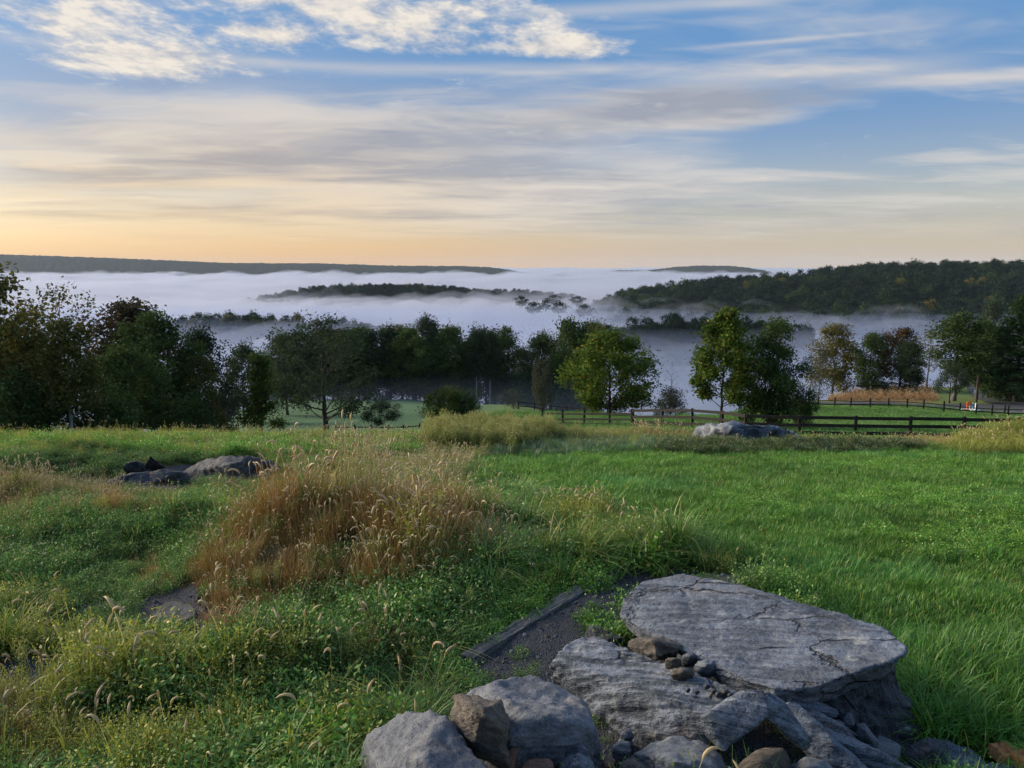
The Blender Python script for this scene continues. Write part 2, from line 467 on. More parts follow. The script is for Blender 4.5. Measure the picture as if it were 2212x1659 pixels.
HILLS['right'] = hill('valley_hill', [1200, 1290, 1400, 1480, 1570, 1650, 1750, 1850, 2000, 2212, 2500, 2800, 3300, 4000], [672, 652, 636, 622, 614, 610, 600, 588, 581, 583, 585, 590, 600, 640],
     480, 1150, 1700, -88, 11, 3, 80, 380, 90, hm2, 6)
HILLS['near_left'] = hill('valley_hill', [300, 400, 450, 520, 600, 650, 720, 800, 860], [712, 696, 689, 688, 690, 694, 702, 700, 716],
     520, 640, 800, -92, 11, 2, 50, 140, 50, hm2, 7)
HILLS['near_right'] = hill('valley_hill', [1240, 1340, 1400, 1460, 1520, 1600, 1800], [712, 704, 698, 694, 697, 702, 712],
     430, 520, 640, -84, 10, 2, 50, 120, 50, hm2, 9)

# ------------------------------------------------------------------ valley fog: closed bodies with a billowing top, and the air itself
def volume_mat(name, color, density, aniso=0.0):
    m, nt, out = new_mat(name)
    v = nt.nodes.new('ShaderNodeVolumePrincipled')
    v.inputs['Color'].default_value = (*color, 1)
    v.inputs['Density'].default_value = density
    v.inputs['Anisotropy'].default_value = aniso
    nt.links.new(v.outputs[0], out.inputs['Volume'])
    m.cycles.homogeneous_volume = True
    return m
def fog_body(name, label, D0, D1, nD, top, half, bottom, mat, nu=300):
    dd = np.geomspace(D0, D1, nD); ss = half * np.sinh(2.0 * np.linspace(-1, 1, nu)) / math.sinh(2.0)
    S, DD = np.meshgrid(ss, dd); X = S * DD
    Z = top(X, DD)
    vt = np.stack([X.ravel(), DD.ravel(), Z.ravel()], 1)
    vb = vt.copy(); vb[:, 2] = bottom
    n = nD * nu; a = np.arange(n).reshape(nD, nu)
    ft = grid_faces(nD, nu)
    loop = np.concatenate([a[0, :], a[1:, -1], a[-1, -2::-1], a[-2:0:-1, 0]])
    nx = np.roll(loop, -1)
    sides = np.stack([loop, loop + n, nx + n, nx], 1)
    me = mesh_np(name, np.concatenate([vt, vb]), np.concatenate([ft, ft[:, ::-1] + n, sides]), mat)
    bm = bmesh.new(); bm.from_mesh(me); bmesh.ops.recalc_face_normals(bm, faces=bm.faces); bm.to_mesh(me); bm.free()
    o = link(name, me); tag(o, label, 'fog', kind='stuff')
    return o
def fog_top(X, D):
    a = np.interp(D, [150, 400, 900, 2000, 5000, 14000], [3, 7, 11, 15, 40, 36])
    s = np.interp(D, [150, 400, 900, 2000, 5000, 14000], [26, 40, 70, 120, 260, 500])
    n = np.abs(fbm(X / 60, D / 60, 0, 3, 21)) * np.interp(D, [150, 900, 3000], [1, 1, 0]) \
        + np.abs(fbm(X / 330, D / 330, 0, 4, 22)) * np.interp(D, [400, 2500], [0, 1])
    base = np.interp(D, [150, 350, 500, 800, 1400, 3000, 6500, 14000], [-60, -57, -54, -58, -64, -64, -80, -46])
    return base + a * (n * 2.2 - 0.4) + 4 * fbm(X / 500, D / 500, 3, 2, 25)
fog_mat = volume_mat('valley_fog_air', (0.56, 0.61, 0.745), 0.013, 0.2)
fog_body('valley_fog', 'white sea of morning fog filling the valley below the hills', 170, 13500, 190, fog_top, 2.3, -103.0, fog_mat, 430)
veil_mat = volume_mat('fog_veil_air', (0.54, 0.60, 0.77), 0.0024, 0.2)
fog_body('fog_veil', 'thin veil of fog over the white fog sea, softening the hill feet', 420, 13400, 110,
         lambda X, D: fog_top(X, D) + 7 + np.interp(D, [400, 1500, 6000], [9, 11, 14]) * (0.6 + fbm(X / 90, D / 130, 2, 3, 33)), 2.28, -102.8, veil_mat, 320)
mist_mat = volume_mat('thin_mist_air', (0.42, 0.53, 0.82), 0.0024, 0.0)  # darker and bluer than the fog: shade of the slope put into its colour
fog_body('thin_mist', 'thin mist lying between the trees below the pasture, its blue shade put into the colour', 100, 1000,
         60, lambda X, D: np.interp(D, [100, 150, 200, 400, 1000], [-19, -19, -24, -36, -46]) + 2.5 * fbm(X / 50, D / 70, 1, 3, 31), 2.2, -102.5, mist_mat, 170)
hz_mat = volume_mat('hazy_air', (0.66, 0.80, 1.0), 0.000026, 0.0)
hb = bmesh.new()
bmesh.ops.create_cube(hb, size=1.0, matrix=Matrix.Translation((0, 7000, 10)) @ Matrix.Diagonal((64000, 15000, 240, 1)))
hme = bpy.data.meshes.new('haze'); hb.to_mesh(hme); hb.free(); hme.materials.append(hz_mat)
hzo = link('haze', hme); tag(hzo, 'faint bluish morning haze in the air over the valley', 'haze', kind='stuff')
# ------------------------------------------------------------------ trees
def tubes_mesh(name, tubes, sides, mat):
    V = []; Fc = []; n0 = 0
    ca = np.cos(np.linspace(0, 2 * np.pi, sides, endpoint=False)); sa = np.sin(np.linspace(0, 2 * np.pi, sides, endpoint=False))
    for pts, rad in tubes:
        pts = np.asarray(pts, float); rad = np.asarray(rad, float)
        t = np.gradient(pts, axis=0); t /= np.linalg.norm(t, axis=1)[:, None] + 1e-9
        ref = np.where(np.abs(t[:, 2:3]) > 0.9, np.array([[1.0, 0, 0]]), np.array([[0, 0, 1.0]]))
        a = np.cross(t, ref); a /= np.linalg.norm(a, axis=1)[:, None] + 1e-9
        b = np.cross(t, a)
        ringv = pts[:, None, :] + rad[:, None, None] * (a[:, None, :] * ca[None, :, None] + b[:, None, :] * sa[None, :, None])
        V.append(ringv.reshape(-1, 3))
        k = len(pts); idx = np.arange(k * sides).reshape(k, sides) + n0
        f = np.stack([idx[:-1], np.roll(idx[:-1], -1, 1), np.roll(idx[1:], -1, 1), idx[1:]], -1).reshape(-1, 4)
        Fc.append(f); n0 += k * sides
    return mesh_np(name, np.concatenate(V), np.concatenate(Fc), mat)

def leaf_quads(centers, size, rg, up=0.35, aspect=0.55, outward=None):
    """one small rhombus per centre, random tilt"""
    n = len(centers)
    nrm = rg.normal(size=(n, 3)); nrm[:, 2] = np.abs(nrm[:, 2]) + up
    if outward is not None: nrm += outward
    nrm /= np.linalg.norm(nrm, axis=1)[:, None]
    d = rg.normal(size=(n, 3)); d -= (d * nrm).sum(1)[:, None] * nrm; d /= np.linalg.norm(d, axis=1)[:, None]
    s = np.cross(nrm, d)
    sz = (np.asarray(size) * rg.uniform(0.65, 1.35, n))[:, None]
    v = np.stack([centers - d * sz * .5, centers + s * sz * aspect * .5, centers + d * sz * .5, centers - s * sz * aspect * .5], 1)
    return v.reshape(-1, 3), np.arange(4 * n).reshape(n, 4)

def leaf_mat(name, dark, light, odd=None, odd_amt=0.1, trans=0.25):
    m, nt, out = new_mat(name)
    g_ = nt.nodes.new('ShaderNodeNewGeometry'); oi = nt.nodes.new('ShaderNodeObjectInfo')
    ri = E(nt, g_.outputs['Random Per Island']); orr = E(nt, oi.outputs['Random'])
    tcn = nt.nodes.new('ShaderNodeTexCoord')
    big = noise(nt, tcn.outputs['Object'], 0.45, 2, 0.5)
    c = mixc(nt, (ri * 0.55 + (big - 0.35) * 1.1 + (orr - 0.5) * 0.3).clamp(), dark, light)
    if odd is not None:
        c = mixc(nt, (ri * 17.3)._m('FRACT').ramp(1 - odd_amt - 0.02, 1 - odd_amt, 0, 1), c, odd)
    d = nt.nodes.new('ShaderNodeBsdfDiffuse'); t = nt.nodes.new('ShaderNodeBsdfTranslucent')
    nt.links.new(c, d.inputs[0]); nt.links.new(c, t.inputs[0])
    mx = nt.nodes.new('ShaderNodeMixShader'); mx.inputs[0].default_value = trans
    nt.links.new(d.outputs[0], mx.inputs[1]); nt.links.new(t.outputs[0], mx.inputs[2])
    nt.links.new(mx.outputs[0], out.inputs['Surface'])
    return m
def bark_mat(name, a, b):
    m, nt, out = new_mat(name)
    o_, (x_, y_, z_) = pos_xyz(nt)
    n_ = noise(nt, vec(nt, x_ * 6.0, y_ * 6.0, z_ * 1.2), 1.0, 5, 0.65)
    principled(nt, out, mixc(nt, n_.ramp(0.35, 0.65), a, b), 0.9, 0.15, n_, 0.6, 0.03)
    return m
BARK = bark_mat('dark_bark', (0.035, 0.030, 0.026), (0.085, 0.075, 0.065))
PALE = bark_mat('pale_bark', (0.16, 0.16, 0.16), (0.34, 0.34, 0.34))
GREYB = bark_mat('grey_bark', (0.07, 0.065, 0.06), (0.16, 0.15, 0.14))
LM = {
    'dark':   leaf_mat('dark_green_leaves', (0.029, 0.051, 0.021), (0.108, 0.163, 0.049)),
    'deep':   leaf_mat('deep_blue_green_leaves', (0.025, 0.040, 0.027), (0.083, 0.119, 0.061)),  # deep blue-green leaf colour
    'mid':    leaf_mat('mid_green_leaves', (0.033, 0.058, 0.016), (0.111, 0.163, 0.039), (0.195, 0.156, 0.039), 0.05),
    'bright': leaf_mat('bright_green_leaves', (0.034, 0.069, 0.014), (0.132, 0.196, 0.037), (0.230, 0.196, 0.040), 0.06),
    'olive':  leaf_mat('olive_leaves', (0.058, 0.068, 0.022), (0.176, 0.169, 0.050), (0.195, 0.138, 0.048), 0.10),
    'rust':   leaf_mat('rusty_autumn_leaves', (0.036, 0.036, 0.022), (0.108, 0.090, 0.054), (0.165, 0.090, 0.045), 0.12),
    'pine':   leaf_mat('pine_needles', (0.019, 0.042, 0.022), (0.064, 0.112, 0.048)),
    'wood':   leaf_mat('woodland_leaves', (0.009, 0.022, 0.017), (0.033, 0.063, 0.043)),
    'woodpale': leaf_mat('woodland_light_leaves', (0.023, 0.049, 0.023), (0.069, 0.113, 0.048)),  # lighter green leaf colour
    'grey':   leaf_mat('grey_green_leaves', (0.042, 0.050, 0.036), (0.102, 0.114, 0.072)),
}

def tree_meshes(key, seed, leaf, bark=BARK, H=10.0, W=7.0, crown_base=0.22, L=14, K=13, M=55, leaf_size=0.24, cl_r=0.42,
                shape='round', stems=1, lean=(0, 0), trunk_r=0.16, twig=True, wander=0.25, spread=1.0, fill=0.55):
    rg = np.random.default_rng(seed)
    tubes = []; leaves = []; outs = []
    stem_paths = []
    for s in range(stems):
        a0 = rg.uniform(0, 6.28); k = 9
        tt = np.linspace(0, 1, k)
        off = np.cumsum(rg.normal(size=(k, 2)) * wander * H / 60, axis=0); off[0] = 0
        fan = (0.0 if stems == 1 else 0.16 * W)
        p = np.stack([off[:, 0] + lean[0] * tt ** 1.4 + math.cos(a0) * fan * tt, off[:, 1] + lean[1] * tt ** 1.4 + math.sin(a0) * fan * tt, tt * H * 0.82], 1)
        r = trunk_r * (1 - 0.88 * tt) * (1 + 0.9 * np.exp(-tt * 22)) / (stems ** 0.4)
        tubes.append((p, r)); stem_paths.append(p)
    def prof(h):
        if shape == 'round': return math.sqrt(max(0.02, 1 - ((h - 0.48) / 0.56) ** 2))
        if shape == 'umbrella': return math.sqrt(max(0.02, 1 - ((h - 0.35) / 0.7) ** 2))
        if shape == 'oval': return max(.12, math.sin(math.pi * min(1, (h * 0.86 + 0.12))) ** 0.7)
        if shape == 'cone': return max(.08, 1.0 - 0.85 * h)
        if shape == 'top': return max(.15, 0.45 + 0.6 * math.sin(math.pi * min(1, h * .9)))
        return 1
    for i in range(L):
        h = (i + rg.uniform(0.1, 0.9)) / L
        ang = i * 2.39996 + rg.uniform(-.5, .5)
        rad = W * 0.5 * prof(h) * (rg.uniform(0.35, 0.78) if h < 0.9 else rg.uniform(0, .35)) * spread
        zl = (crown_base + (1 - crown_base) * (0.06 + 0.86 * h)) * H
        st = stem_paths[i % stems]
        lx = np.interp(zl, st[:, 2], st[:, 0]); ly = np.interp(zl, st[:, 2], st[:, 1])
        c = np.array([lx + math.cos(ang) * rad, ly + math.sin(ang) * rad, zl])
        za = min(max(crown_base * H * 0.75, zl - rad * rg.uniform(0.35, 0.9)), H * .8)
        a = np.array([np.interp(za, st[:, 2], st[:, 0]), np.interp(za, st[:, 2], st[:, 1]), za])
        mid = (a + c) / 2 + np.array([0, 0, -0.08 * rad]) + rg.normal(size=3) * 0.05 * rad
        tt = np.linspace(0, 1, 5)[:, None]
        path = a * (1 - tt) ** 2 + 2 * mid * tt * (1 - tt) + c * tt ** 2
        r0 = trunk_r * 0.42 * (1 - 0.6 * zl / H)
        tubes.append((path, np.linspace(r0, r0 * 0.3, 5)))
        lobe_r = W * 0.5 * rg.uniform(0.18, 0.45)
        for k in range(K):
            dvec = rg.normal(size=3); dvec /= np.linalg.norm(dvec)
            dvec[2] = dvec[2] * 0.8 + 0.12
            cc = c + dvec * lobe_r * rg.uniform(fill, 1.0)
            if cc[2] < crown_base * H * 0.55: cc[2] = crown_base * H * 0.55 + abs(rg.normal()) * .2
            if twig and k % 2 == 0:
                s0 = path[-2] if k % 4 else path[-1]
                mp = (s0 + cc) / 2 + rg.normal(size=3) * lobe_r * 0.1
                tubes.append((np.stack([s0, mp, cc + (cc - c) * 0.15]), np.array([r0 * 0.26, r0 * 0.17, r0 * 0.05])))
            m = int(M * rg.uniform(0.5, 1.4))
            if m > 0:
                pts = cc + rg.normal(size=(m, 3)) * cl_r * np.array([1, 1, 0.75])
                leaves.append(pts); outs.append(np.repeat(dvec[None] * 0.5, m, 0))
    tm = tubes_mesh(key + '_trunk', tubes, 6, bark)
    cm = None
    if leaves:
        P = np.concatenate(leaves)
        v, f = leaf_quads(P, leaf_size, rg, 0.3, 0.6, np.concatenate(outs))
        cm = mesh_np(key + '_crown', v, f, LM[leaf], smooth=False)
    return tm, cm, H, W

def pine_meshes(key, seed, H=12.0, W=6.0):
    rg = np.random.default_rng(seed)
    tubes = [(np.stack([np.zeros(8), np.zeros(8), np.linspace(0, H, 8)], 1), np.linspace(0.2, 0.02, 8))]
    P = []; Dv = []
    z = 0.12 * H
    while z < H * 0.985:
        h = z / H
        rad = W * 0.5 * (1.02 - h) ** 0.75 * rg.uniform(0.75, 1.1)
        n = rg.integers(4, 7)
        for a in np.linspace(0, 6.28, n, endpoint=False) + rg.uniform(0, 6.28):
            r_ = rad * rg.uniform(0.6, 1.15)
            tt = np.linspace(0, 1, 6)
            path = np.stack([np.cos(a) * r_ * tt, np.sin(a) * r_ * tt, z + r_ * (0.22 * tt ** 2 - 0.10 * tt)], 1)
            tubes.append((path, np.linspace(0.045, 0.008, 6)))
            k = int(30 + 190 * r_ / (W * .5))
            t = rg.uniform(0.25, 1.05, k)[:, None]
            base = np.stack([np.interp(t[:, 0], tt, path[:, j]) for j in range(3)], 1)
            wd = 0.16 + 0.22 * t * r_ / (W * .5) * 1.4
            P.append(base + rg.normal(size=(k, 3)) * np.concatenate([wd, wd, wd * 0.45], 1))
        z += rg.uniform(0.32, 0.6) * (1.2 - 0.5 * h)
    P = np.concatenate(P)
    v, f = leaf_quads(P, 0.34, rg, 0.5, 0.3)
    return tubes_mesh(key + '_trunk', tubes, 6, BARK), mesh_np(key + '_crown', v, f, LM['pine'], False), H, W

TREES = {}
def tree_kind(key, **kw):
    TREES[key] = tree_meshes(key, **kw)
tree_kind('broad1', seed=11, leaf='dark', crown_base=.10, L=20, K=13, M=58, W=8, leaf_size=.26)
tree_kind('broad2', seed=12, leaf='deep', crown_base=.10, L=19, K=13, M=55, W=7.5, leaf_size=.26)
tree_kind('broad3', seed=13, leaf='olive', L=16, K=13, M=52, W=7, leaf_size=.26, crown_base=.12)
tree_kind('tall1', seed=21, leaf='dark', L=16, K=12, M=52, W=5, shape='oval', bark=GREYB, crown_base=.3)
tree_kind('tall2', seed=22, leaf='deep', L=15, K=12, M=50, W=4.6, shape='oval', bark=PALE, crown_base=.38, wander=.4)
tree_kind('tall3', seed=23, leaf='olive', L=15, K=12, M=50, W=5, shape='oval', bark=PALE, crown_base=.3, wander=.4)
tree_kind('rust1', seed=24, leaf='rust', crown_base=.1, L=17, K=12, M=50, W=6.5, leaf_size=.27)
tree_kind('lacy', seed=31, leaf='olive', L=16, K=14, M=9, W=6, cl_r=.34, bark=GREYB, shape='top', crown_base=.3, leaf_size=.22, spread=1.25)
tree_kind('oak', seed=32, leaf='deep', L=22, K=15, M=22, W=9.2, H=10.5, cl_r=.30, shape='round', crown_base=.16, leaf_size=.24, spread=1.15, trunk_r=.24)
tree_kind('maple', seed=33, leaf='bright', L=21, K=13, M=66, W=9.0, H=8, leaf_size=.27, spread=1.25, crown_base=.06, cl_r=.4, fill=.45)
tree_kind('poplar', seed=37, leaf='bright', L=22, K=11, M=60, W=3.4, H=7.2, leaf_size=.18, crown_base=.17, cl_r=.22, shape='oval', trunk_r=.085, fill=.35, spread=1.4)
tree_kind('leaner', seed=35, leaf='dark', L=20, K=11, M=60, W=4.4, H=7.0, leaf_size=.15, crown_base=.12, cl_r=.24, stems=3, lean=(0.3, 0), trunk_r=.16, shape='round', spread=1.15)
tree_kind('apple', seed=36, leaf='deep', L=12, K=11, M=50, W=5.5, H=4, leaf_size=.16, crown_base=.36, cl_r=.26, shape='umbrella', trunk_r=.13, spread=1.1)
tree_kind('bush', seed=38, leaf='mid', L=14, K=12, M=60, W=5, H=3.4, leaf_size=.17, crown_base=.05, cl_r=.28, stems=3, shape='umbrella', trunk_r=.08)
tree_kind('bush2', seed=39, leaf='dark', L=14, K=12, M=55, W=5, H=3.4, leaf_size=.17, crown_base=.04, cl_r=.28, stems=3, shape='umbrella', trunk_r=.08)
tree_kind('vine', seed=40, leaf='grey', L=12, K=11, M=45, W=4, H=3.0, leaf_size=.14, crown_base=.04, cl_r=.26, stems=3, shape='umbrella', trunk_r=.07)
tree_kind('bare', seed=41, leaf='grey', L=16, K=12, M=0, W=4, H=8, bark=GREYB, shape='top', crown_base=.25, trunk_r=.1, wander=.5)
tree_kind('scrub', seed=42, leaf='grey', L=14, K=12, M=16, W=5.5, H=6, bark=GREYB, shape='top', crown_base=.12, leaf_size=.18, cl_r=.35, stems=2, trunk_r=.09)
tree_kind('slim', seed=43, leaf='mid', L=18, K=10, M=50, W=3.4, H=7.5, leaf_size=.2, crown_base=.1, cl_r=.3, shape='cone', trunk_r=.1)
TREES['pine'] = pine_meshes('pine', 51)

def thing(name, loc, label, cat, group=None):
    o = bpy.data.objects.new(name, None); coll.objects.link(o)
    o.location = loc; o.empty_display_size = 0.2
    return tag(o, label, cat, group)
def tree(name, key, u, D, vtop, wpx, label, group=None, rot=None, cat='tree', lift=0.0, tilt=0.0):
    tm, cm, H0, W0 = TREES[key]
    p = on_ground(u, D)
    H = EYE - tan_down(vtop) * D - p.z + lift
    W = wpx * D / F
    t = thing(name, (p.x, p.y, p.z - 0.05), label, cat, group)
    t.scale = (W / W0, W / W0, H / H0)
    t.rotation_euler = (0, tilt, random.uniform(0, 6.28) if rot is None else rot)
    link('trunk', tm, t)
    if cm is not None: link('crown', cm, t)
    return t

# wood on the left slope
GL = 'trees of the wood on the left slope'
tree('deciduous_tree', 'broad3', -30, 46, 566, 330, 'tall olive tree at the outer end of the left wood, reaching above the fog', GL)
tree('deciduous_tree', 'lacy', 150, 62, 606, 190, 'lacy half-bare tree whose thin branches rise above the left wood', GL)
tree('deciduous_tree', 'lacy', 70, 58, 640, 170, 'thin-crowned tree beside the tall olive tree of the left wood', GL)
tree('deciduous_tree', 'tall3', 160, 44, 690, 150, 'slender tree with pale forked trunk in front of the left wood', GL, rot=1.0)
tree('deciduous_tree', 'broad1', 40, 50, 690, 200, 'dark leafy tree under the tall olive tree of the left wood', GL)
tree('deciduous_tree', 'tall3', 95, 47, 720, 120, 'olive slender tree behind the weeds at the left wood edge', GL)
tree('deciduous_tree', 'rust1', 290, 62, 638, 230, 'big round-topped tree with rusty crown in the left wood', GL)
tree('deciduous_tree', 'broad1', 350, 58, 668, 210, 'large dark tree right beside the rusty-crowned tree of the left wood', GL)
tree('deciduous_tree', 'broad1', 270, 52, 745, 190, 'low dark tree below the rusty-crowned tree at the left wood edge', GL)
tree('deciduous_tree', 'broad2', 430, 66, 702, 150, 'dark tree at the valley end of the left wood', GL)
tree('deciduous_tree', 'broad3', 440, 58, 765, 95, 'tree standing at the corner of the left wood, its yellowish light painted as olive leaves', GL)  # yellowish light on this corner is put into the leaf colour
tree('deciduous_tree', 'broad2', 525, 92, 738, 110, 'blue-dark tree in the gap between left wood and oak', GL)
tree('deciduous_tree', 'slim', 562, 66, 752, 95, 'slim yellow-green tree beside the dark oak in the meadow', None)
tree('small_tree', 'vine', 492, 63, 845, 70, 'small grey-green tree at the foot of the left wood', None)
tree('bush', 'bush2', 400, 54, 862, 170, 'dark bush under the corner of the left wood', None, cat='bush')
tree('bush', 'bush2', 190, 47, 850, 220, 'dark undergrowth bush at the foot of the pale forked tree', None, cat='bush')
tree('bush', 'bush2', 20, 43, 830, 220, 'dark undergrowth bush below the tall olive tree', None, cat='bush')
# meadow
tree('oak_tree', 'oak', 700, 70, 682, 252, 'spreading dark oak with sparse twiggy top in the meadow', rot=0.4)
tree('apple_tree', 'apple', 820, 70, 868, 92, 'small umbrella-shaped apple tree in the meadow', rot=2.0)
tree('bush', 'bush', 950, 66, 846, 112, 'rounded green bush behind the goldenrod', cat='bush')
tree('bush', 'bush2', 1003, 68, 852, 88, 'darker bush touching the rounded green bush', cat='bush')
tree('deciduous_tree', 'broad2', 620, 104, 716, 110, 'dim tree in the mist just behind the dark oak', None)
# tree line at the meadow's end
GT = 'trees of the tree line at the meadow end'
LT = 'dark tree of the tree line at the far end of the meadow'
for i, (u, D, vt, w, k) in enumerate([(650, 150, 712, 150, 'broad2'), (735, 153, 706, 150, 'rust1'), (790, 149, 704, 145, 'broad1'), (842, 152, 702, 150, 'broad2'),
        (895, 149, 706, 140, 'broad1'), (985, 151, 702, 145, 'broad1'), (1085, 150, 706, 90, 'tall1'), (870, 158, 700, 110, 'broad3'),
        (760, 160, 708, 150, 'broad1'), (955, 160, 704, 140, 'broad2'), (1050, 158, 704, 130, 'broad2'), (690, 162, 712, 150, 'broad1')]):
    tree('deciduous_tree', k, u, D, vt, w, {'rust1': 'brownish-leaved tree of the tree line, seen just past the dark oak', 'broad3': 'olive-leaved tree standing in the back row of the tree line',
         'tall1': 'slender grey-trunked tree closing the maple end of the tree line'}.get(k, LT), GT)
for i, (u, D, vt, w, k) in enumerate([(600, 150, 800, 90, 'bush2'), (665, 148, 808, 90, 'bush2'), (730, 152, 800, 100, 'bush2'), (800, 154, 795, 110, 'bush2'), (880, 154, 790, 110, 'bush2'),
        (950, 154, 795, 100, 'bush2'), (1010, 152, 800, 90, 'bush2'), (1080, 152, 800, 80, 'bush2')]):
    tree('bush', k, u, D, vt, w, 'dark undergrowth bush filling the foot of the tree line', 'undergrowth below the tree line', cat='bush')
for i, (u, D, vt, w, k) in enumerate([(1160, 158, 810, 70, 'bush2'), (1215, 158, 800, 90, 'bush2'), (1270, 160, 800, 90, 'bush2')]):
    tree('bush', k, u, D, vt, w, 'dark undergrowth bush below the trees behind the maple', 'undergrowth behind the maple', cat='bush')
tree('deciduous_tree', 'broad2', 925, 150, 678, 92, 'tallest tree of the tree line, head and shoulders above its neighbours', GT)
GP = 'pale-trunked trees in the tree line'
tree('deciduous_tree', 'tall2', 1032, 147, 712, 62, 'tree with pale straight trunk at the tree line edge', GP, rot=.3)
tree('deciduous_tree', 'tall2', 1058, 146, 716, 62, 'tree with pale straight trunk at the tree line edge', GP, rot=2.2)
GC = 'trees behind the green maple'
tree('deciduous_tree', 'broad1', 1218, 152, 685, 165, 'dark tree with rounded top left behind the maple', GC)
tree('deciduous_tree', 'broad2', 1168, 156, 716, 105, 'lower blue-dark tree beside the gap in the tree line', GC)
tree('deciduous_tree', 'lacy', 1290, 148, 682, 70, 'lacy tree poking up behind the maple', GC)
tree('deciduous_tree', 'broad1', 1265, 154, 690, 130, 'dark tree squeezed between rounded tree and lacy tree behind the maple', GC)
tree('deciduous_tree', 'broad2', 1128, 172, 748, 80, 'low dim tree filling the gap at the end of the tree line', GC)
tree('bush', 'bush2', 1125, 150, 812, 80, 'dark bush at the foot of the gap in the tree line', None, cat='bush')
tree('small_tree', 'vine', 1172, 108, 782, 60, 'greyish small tree standing alone before the gap in the tree line', None)
tree('small_tree', 'scrub', 1110, 90, 838, 70, 'thin scrubby sapling behind the goldenrod', None)
# specimen trees by the pasture
tree('maple_tree', 'maple', 1316, 74, 718, 215, 'full green maple beside the black paddock fence', rot=.8)
tree('bare_snag', 'bare', 1447, 69, 768, 60, 'dead bare snag standing above a vine-covered bush', rot=0.5)
tree('bush', 'vine', 1450, 68, 842, 95, 'grey-green vine-covered bush under the dead snag', cat='bush')
tree('poplar_tree', 'poplar', 1558, 42.5, 655, 138, 'tall bright-green tree with straight trunk behind the fence', rot=0.0)
tree('leaning_tree', 'leaner', 1668, 43, 680, 150, 'dark many-stemmed tree next to the tall bright-green tree', rot=3.1)
tree('leaning_tree', 'bush2', 1660, 42.6, 770, 135, 'dense dark lower tree under the many-stemmed tree', rot=1.2, cat='tree')
tree('bush', 'bush2', 1735, 43.5, 838, 70, 'dark bush leaning away from the many-stemmed tree', cat='bush')
tree('bare_tree', 'bare', 1745, 60, 702, 80, 'bare thin grey tree behind the many-stemmed tree', rot=1.4)
tree('small_tree', 'tall2', 1598, 72, 760, 46, 'slim grey-stemmed tree between the two pasture trees', rot=1.4)
# row beyond the dry field
tree('deciduous_tree', 'broad3', 1796, 116, 698, 116, 'olive-brown tree at the end of the row beyond the dry field')
tree('scrub_tree', 'scrub', 1765, 106, 755, 70, 'pale twiggy scrub tree beside the dry field', cat='tree')
tree('deciduous_tree', 'broad1', 1872, 119, 716, 104, 'round dark tree in the middle of the row beyond the dry field')
tree('deciduous_tree', 'rust1', 1940, 117, 703, 100, 'tree with russet top in the row beyond the dry field')
tree('deciduous_tree', 'broad2', 1960, 113, 735, 84, 'dark tree before the russet-topped tree')
tree('scrub_tree', 'lacy', 1998, 120, 710, 84, 'open grey-branched tree with leaning trunk at the row end', cat='tree')
tree('bush', 'bush2', 1905, 117, 826, 120, 'low dark hedge bush along the top of the dry field', cat='bush')
tree('deciduous_tree', 'tall1', 2058, 92, 674, 125, 'tall dark tree with bare lower stem beside the road')
tree('small_tree', 'apple', 2050, 88, 790, 80, 'small dark round tree on a thin stem beside the road')
tree('deciduous_tree', 'broad1', 2108, 98, 688, 118, 'broad dark tree over the lane mouth')
tree('pine_tree', 'pine', 2192, 90, 630, 190, 'large dark pine at the road bend')
tree('pine_tree', 'pine', 2275, 98, 655, 150, 'dark pine behind the large pine at the road bend')
tree('deciduous_tree', 'broad2', 2150, 130, 702, 90, 'dim tree along the lane behind the pines')
tree('bush', 'bush2', 2180, 92, 810, 130, 'dark bush under the large pine', cat='bush')
tree('deciduous_tree', 'broad2', 2120, 330, 646, 80, 'grey misty tree far behind the lane', None)

FARM = tree_meshes('fogtree', 66, 'wood', H=13, W=10, L=12, K=9, M=12, leaf_size=.9, cl_r=.8, crown_base=.12, twig=False, trunk_r=.25)
TREES['fogtree'] = FARM
for (u, D, vt, w) in [(1125, 1050, 636, 36), (1150, 930, 648, 40), (1178, 980, 643, 30), (1205, 900, 648, 40), (1258, 860, 653, 40),
                      (1195, 1150, 634, 44), (1245, 1200, 637, 36)]:
    p_ = EYE - tan_down(vt) * D
    t_ = thing('deciduous_tree', (D * (u - CU) / F / CONE, D, p_ - 18), 'lone tree crown emerging from the fog between island hill and long hill', 'tree', 'lone trees standing in the fog')
    t_.scale = (w * D / F / 10, w * D / F / 10, 16 / 13.0); t_.rotation_euler = (0, 0, random.uniform(0, 6))
    link('trunk', FARM[0], t_); link('crown', FARM[1], t_)
